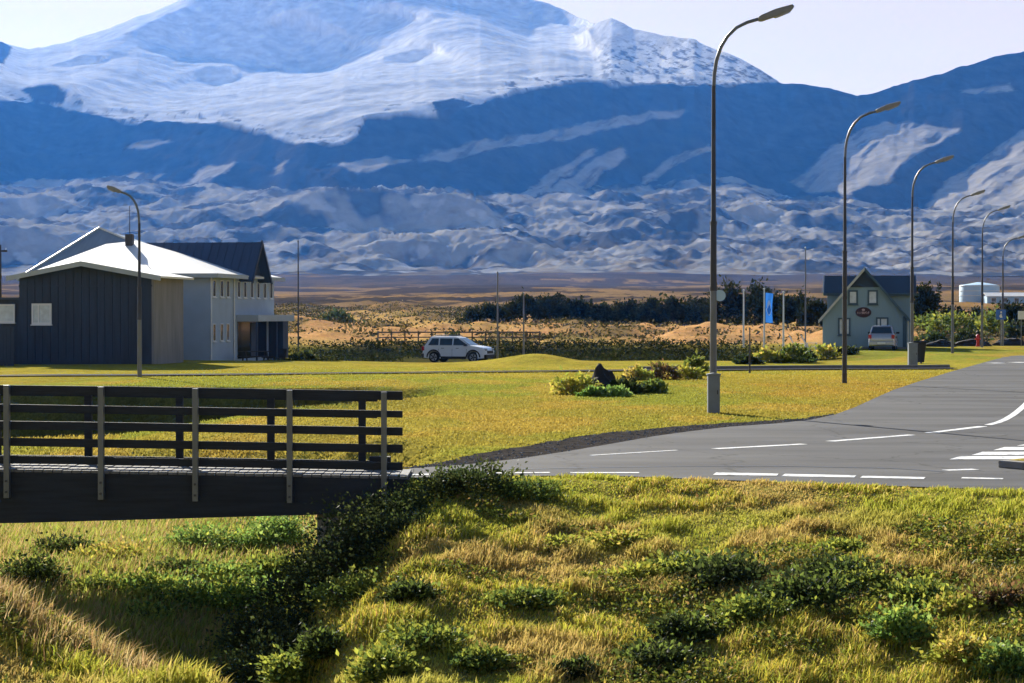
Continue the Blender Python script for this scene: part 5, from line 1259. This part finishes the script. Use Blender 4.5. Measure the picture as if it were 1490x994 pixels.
# the big near bank
X, Y = scatter(rng, 840000, -11, 12.5, 12, 31.2); d = Yn(X) - Y
Z = H(X, Y); keep = (d > .04 + .16 * vnoise(X * 3, Y * 0, 5)) & visible(X, Y, Z)
X, Y, Z = X[keep], Y[keep], Z[keep]; n = len(X)
dens = fbm(X * 1.4, Y * 1.4, 3, 90); keep = rng.uniform(0, 1, n) < .45 + .8 * dens; X, Y, Z = X[keep], Y[keep], Z[keep]; n = len(X)
n1 = fbm(X * .55 + .3 * Y, Y * .55, 4, 91); n2 = fbm(X * 2.2, Y * 2.2, 3, 92); n3 = fbm(X * .3, Y * .3, 3, 93)
gcol = mixcol(rng, n, [(.46, .42, .055), (.34, .35, .05), (.54, .44, .08), (.58, .42, .15), (.22, .24, .045)], [5, 4, 4, 3, 1.5])
tan_w = ss(.52, .64, n1)[:, None]; gcol = gcol * (1 - .6 * tan_w) + np.array([.56, .38, .15]) * .6 * tan_w
grn = ss(.50, .62, n3)[:, None]; gcol = gcol * (1 - .55 * grn) + np.array([.38, .42, .05]) * .55 * grn
hh = rng.uniform(.035, .095, n) * (.7 + 1.5 * ss(.42, .68, n2)) * np.interp(Yn(X) - Y, [0, 1.2, 4], [.45, .75, 1.1])
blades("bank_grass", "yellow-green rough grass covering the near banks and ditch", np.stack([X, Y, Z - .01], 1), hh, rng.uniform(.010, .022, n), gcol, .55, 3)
# low leafy ground cover in patches on the bank
X, Y = scatter(rng, 480000, -6, 12, 13, 30.6); Z = H(X, Y)
keep = ((Yn(X) - Y) > .8) & visible(X, Y, Z); X, Y, Z = X[keep], Y[keep], Z[keep]
m_ = fbm((X + .6 * Y) * .9, (Y - .5 * X) * .45, 4, 95); keep = rng.uniform(0, 1, len(X)) < ss(.50, .66, m_) * .8; X, Y, Z, m_ = X[keep], Y[keep], Z[keep], m_[keep]
n = len(X); pts = np.stack([X, Y, Z + rng.uniform(.01, .16, n) * ss(.48, .7, m_)], 1)
v, tr = leaves(rng, pts, .058); c = mixcol(rng, n, [(.20, .22, .03), (.12, .15, .025), (.30, .27, .05), (.07, .09, .02), (.34, .22, .07)], [4, 4, 3, 3, 1.5])
o = fast_mesh("bank_herbs", v, None, tr, M['leaf'], np.repeat(c, 4, 0)); tag(o, "low leafy herbs growing through the bank grass in patches", "herbs", None, "stuff")
# tall tan grass: mound crest at the lower left, terrace below the bridge
X, Y = scatter(rng, 90000, -9.5, -1.2, 15.2, 18.6); Z = H(X, Y); w_ = np.exp(-((Y - 16.9 - .25 * np.sin(X * 2.1)) / .55) ** 2) * ss(-1.6, -2.6, X) * (.25 + 1.2 * fbm(X * 1.5, Y * 1.5, 3, 97))
keep = (rng.uniform(0, 1, len(X)) < w_ * .55) & visible(X, Y, Z, 100); X, Y, Z = X[keep], Y[keep], Z[keep]; n = len(X)
blades("tan_grass", "tall dry tan grass along the crest of the near mound", np.stack([X, Y, Z - .02], 1), rng.uniform(.12, .30, n), rng.uniform(.007, .014, n),
       mixcol(rng, n, [(.46, .33, .15), (.40, .27, .11), (.34, .28, .08), (.52, .40, .20)], [4, 3, 2, 2]), .4, 5)
X, Y = scatter(rng, 120000, -9.5, -1.6, 27.5, 38); Z = H(X, Y); w_ = np.interp(X, [-5.6, -3.6], [1, .7]) * (.7 + 1.2 * ss(.46, .62, fbm(X * .8, Y * .8, 3, 99)))
keep = (rng.uniform(0, 1, len(X)) < w_ * .6) & (Z < -.5); X, Y, Z = X[keep], Y[keep], Z[keep]; n = len(X)
blades("terrace_grass", "rank tan and green grass on the terrace under the footbridge", np.stack([X, Y, Z - .02], 1), rng.uniform(.10, .34, n) * np.interp(X, [-5.5, -4], [1, .6]), rng.uniform(.012, .022, n),
       mixcol(rng, n, [(.52, .36, .16), (.46, .32, .14), (.40, .40, .08), (.28, .34, .06)], [2.5, 2, 4, 4]), .35, 6)
# short grass on the lawns beyond the road and behind the bridge, thinning with distance
X, Y = scatter(rng, 640000, -14, 32, 31.3, 104)
vp = [(x + .12, y - .25) for x, y in va] + vb[::-1]
keep = (~inside(X, Y, road_poly)) & (~inside(X, Y, vp)) & ((X < -1.7) | (Y > np.interp(X, [p[0] for p in far_xy], [p[1] for p in far_xy]))) & (rng.uniform(0, 1, len(X)) < np.interp(Y, [31, 45, 70, 100], [1, .75, .35, 0]))
keep &= (np.abs(X / Y) < .27)
X, Y = X[keep], Y[keep]; Z = H(X, Y); n = len(X)
gc_ = ground_colour(X, Y) * rng.uniform(.9, 1.55, (n, 1))
hgt = rng.uniform(.02, .055, n) * np.where(Z < -.2, 2.0, 1) * (1 + 4 * np.exp(-((X - .9) / 2.2) ** 2 - ((Y - 103.5) / 2.5) ** 2)) * (1 + 2 * np.interp(X, [-6, -2.2], [1, 0]) * ss(50, 56, Y) * (1 - ss(66, 68, Y)))
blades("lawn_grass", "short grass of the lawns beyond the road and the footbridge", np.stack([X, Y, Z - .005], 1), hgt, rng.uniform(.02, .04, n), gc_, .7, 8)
# loose stones in the verge
mb = MB(); r_ = random.Random(3)
for k in range(900):
    i = r_.randrange(len(va) - 1); t_ = r_.random(); u = r_.random()
    x = lerp(lerp(va[i][0], va[i + 1][0], t_), lerp(vb[i][0], vb[i + 1][0], t_), u); y = lerp(lerp(va[i][1], va[i + 1][1], t_), lerp(vb[i][1], vb[i + 1][1], t_), u)
    s = r_.uniform(.008, .03); z = .011
    mb.add([(x - s, y, z), (x, y - s, z), (x + s, y, z), (x, y + s, z), (x + r_.uniform(-s, s) * .4, y, z + s * .8)], [(0, 1, 4), (1, 2, 4), (2, 3, 4), (3, 0, 4)])
tag(mb.build("verge_stones", M['stone']), "loose dark stones along the gravel verge", "stones", None, "stuff")
# moor heather tufts
X, Y = scatter(rng, 14000, -60, 75, 156, 420); Z = H(X, Y)
m_ = fbm(X * .09, Y * .035, 5, 31); keep = (rng.uniform(0, 1, len(X)) < .16 + .9 * ss(.49, .58, m_)) & (np.abs(X / Y) < .27); X, Y, Z = X[keep], Y[keep], Z[keep]
rep = 9; n = len(X) * rep
pts = np.repeat(np.stack([X, Y, Z], 1), rep, 0) + rng.normal(size=(n, 3)) * np.array([.8, .5, .12]) + np.array([0, 0, .12])
v, tr = leaves(rng, pts, .36); c = mixcol(rng, n, [(.07, .07, .03), (.12, .11, .045), (.04, .042, .024), (.30, .24, .10)], [3, 2, 2, 2])
o = fast_mesh("heather", v, None, tr, M['needle'], np.repeat(c, 4, 0)); tag(o, "dark low heather tufts scattered over the tan moor", "heather", None, "stuff")
# rank growth in the hollow behind the car, leaf colours darkened as shade
X, Y = scatter(rng, 16000, -20, 24, 112, 152); Z = H(X, Y)
keep = (rng.uniform(0, 1, len(X)) < ss(-18, -8, X) * (1 - ss(12, 20, X)) * np.where(Y > 146.5, 1.0, .35 * ss(120, 130, Y))) & (~((np.abs(X - cxx) < 4) & (Y < 138))); X, Y, Z = X[keep], Y[keep], Z[keep]
rep = 6; n = len(X) * rep; pts = np.repeat(np.stack([X, Y, Z], 1), rep, 0) + rng.normal(size=(n, 3)) * np.array([.35, .2, .12]) + np.array([0, 0, .12])
v, tr = leaves(rng, pts, .22); c = mixcol(rng, n, [(.035, .045, .015), (.055, .065, .02), (.025, .03, .014), (.11, .10, .03)], [3, 3, 3, 1])
o = fast_mesh("hollow_scrub", v, None, tr, M['needle'], np.repeat(c, 4, 0)); tag(o, "dark rank growth along the stream hollow behind the car", "undergrowth", None, "stuff")

# ---------------------------------------------------------------- the air
hx1 = max(abs(M_MAX[0]), abs(M_MAX[1])) + 400
o = MB().box(-hx1, hx1, -400, M_MAX[2] + 400, -26, M_MAX[3] + 60).build("haze", None)
hm = bpy.data.materials.new("haze"); n, l = nodes_of(hm)
pv = n.new("ShaderNodeVolumePrincipled"); pv.inputs["Color"].default_value = HAZE_COLOR; pv.inputs["Density"].default_value = HAZE_DENSITY; pv.inputs["Anisotropy"].default_value = 0.4; pv.inputs["Absorption Color"].default_value = (1, 1, 1, 1)
oo = n.new("ShaderNodeOutputMaterial"); l.new(pv.outputs[0], oo.inputs["Volume"])
o.data.materials.append(hm); tag(o, "pale blue haze hanging between the village and the mountains", "haze", None, "stuff")
print("EXTENT", M_MAX)
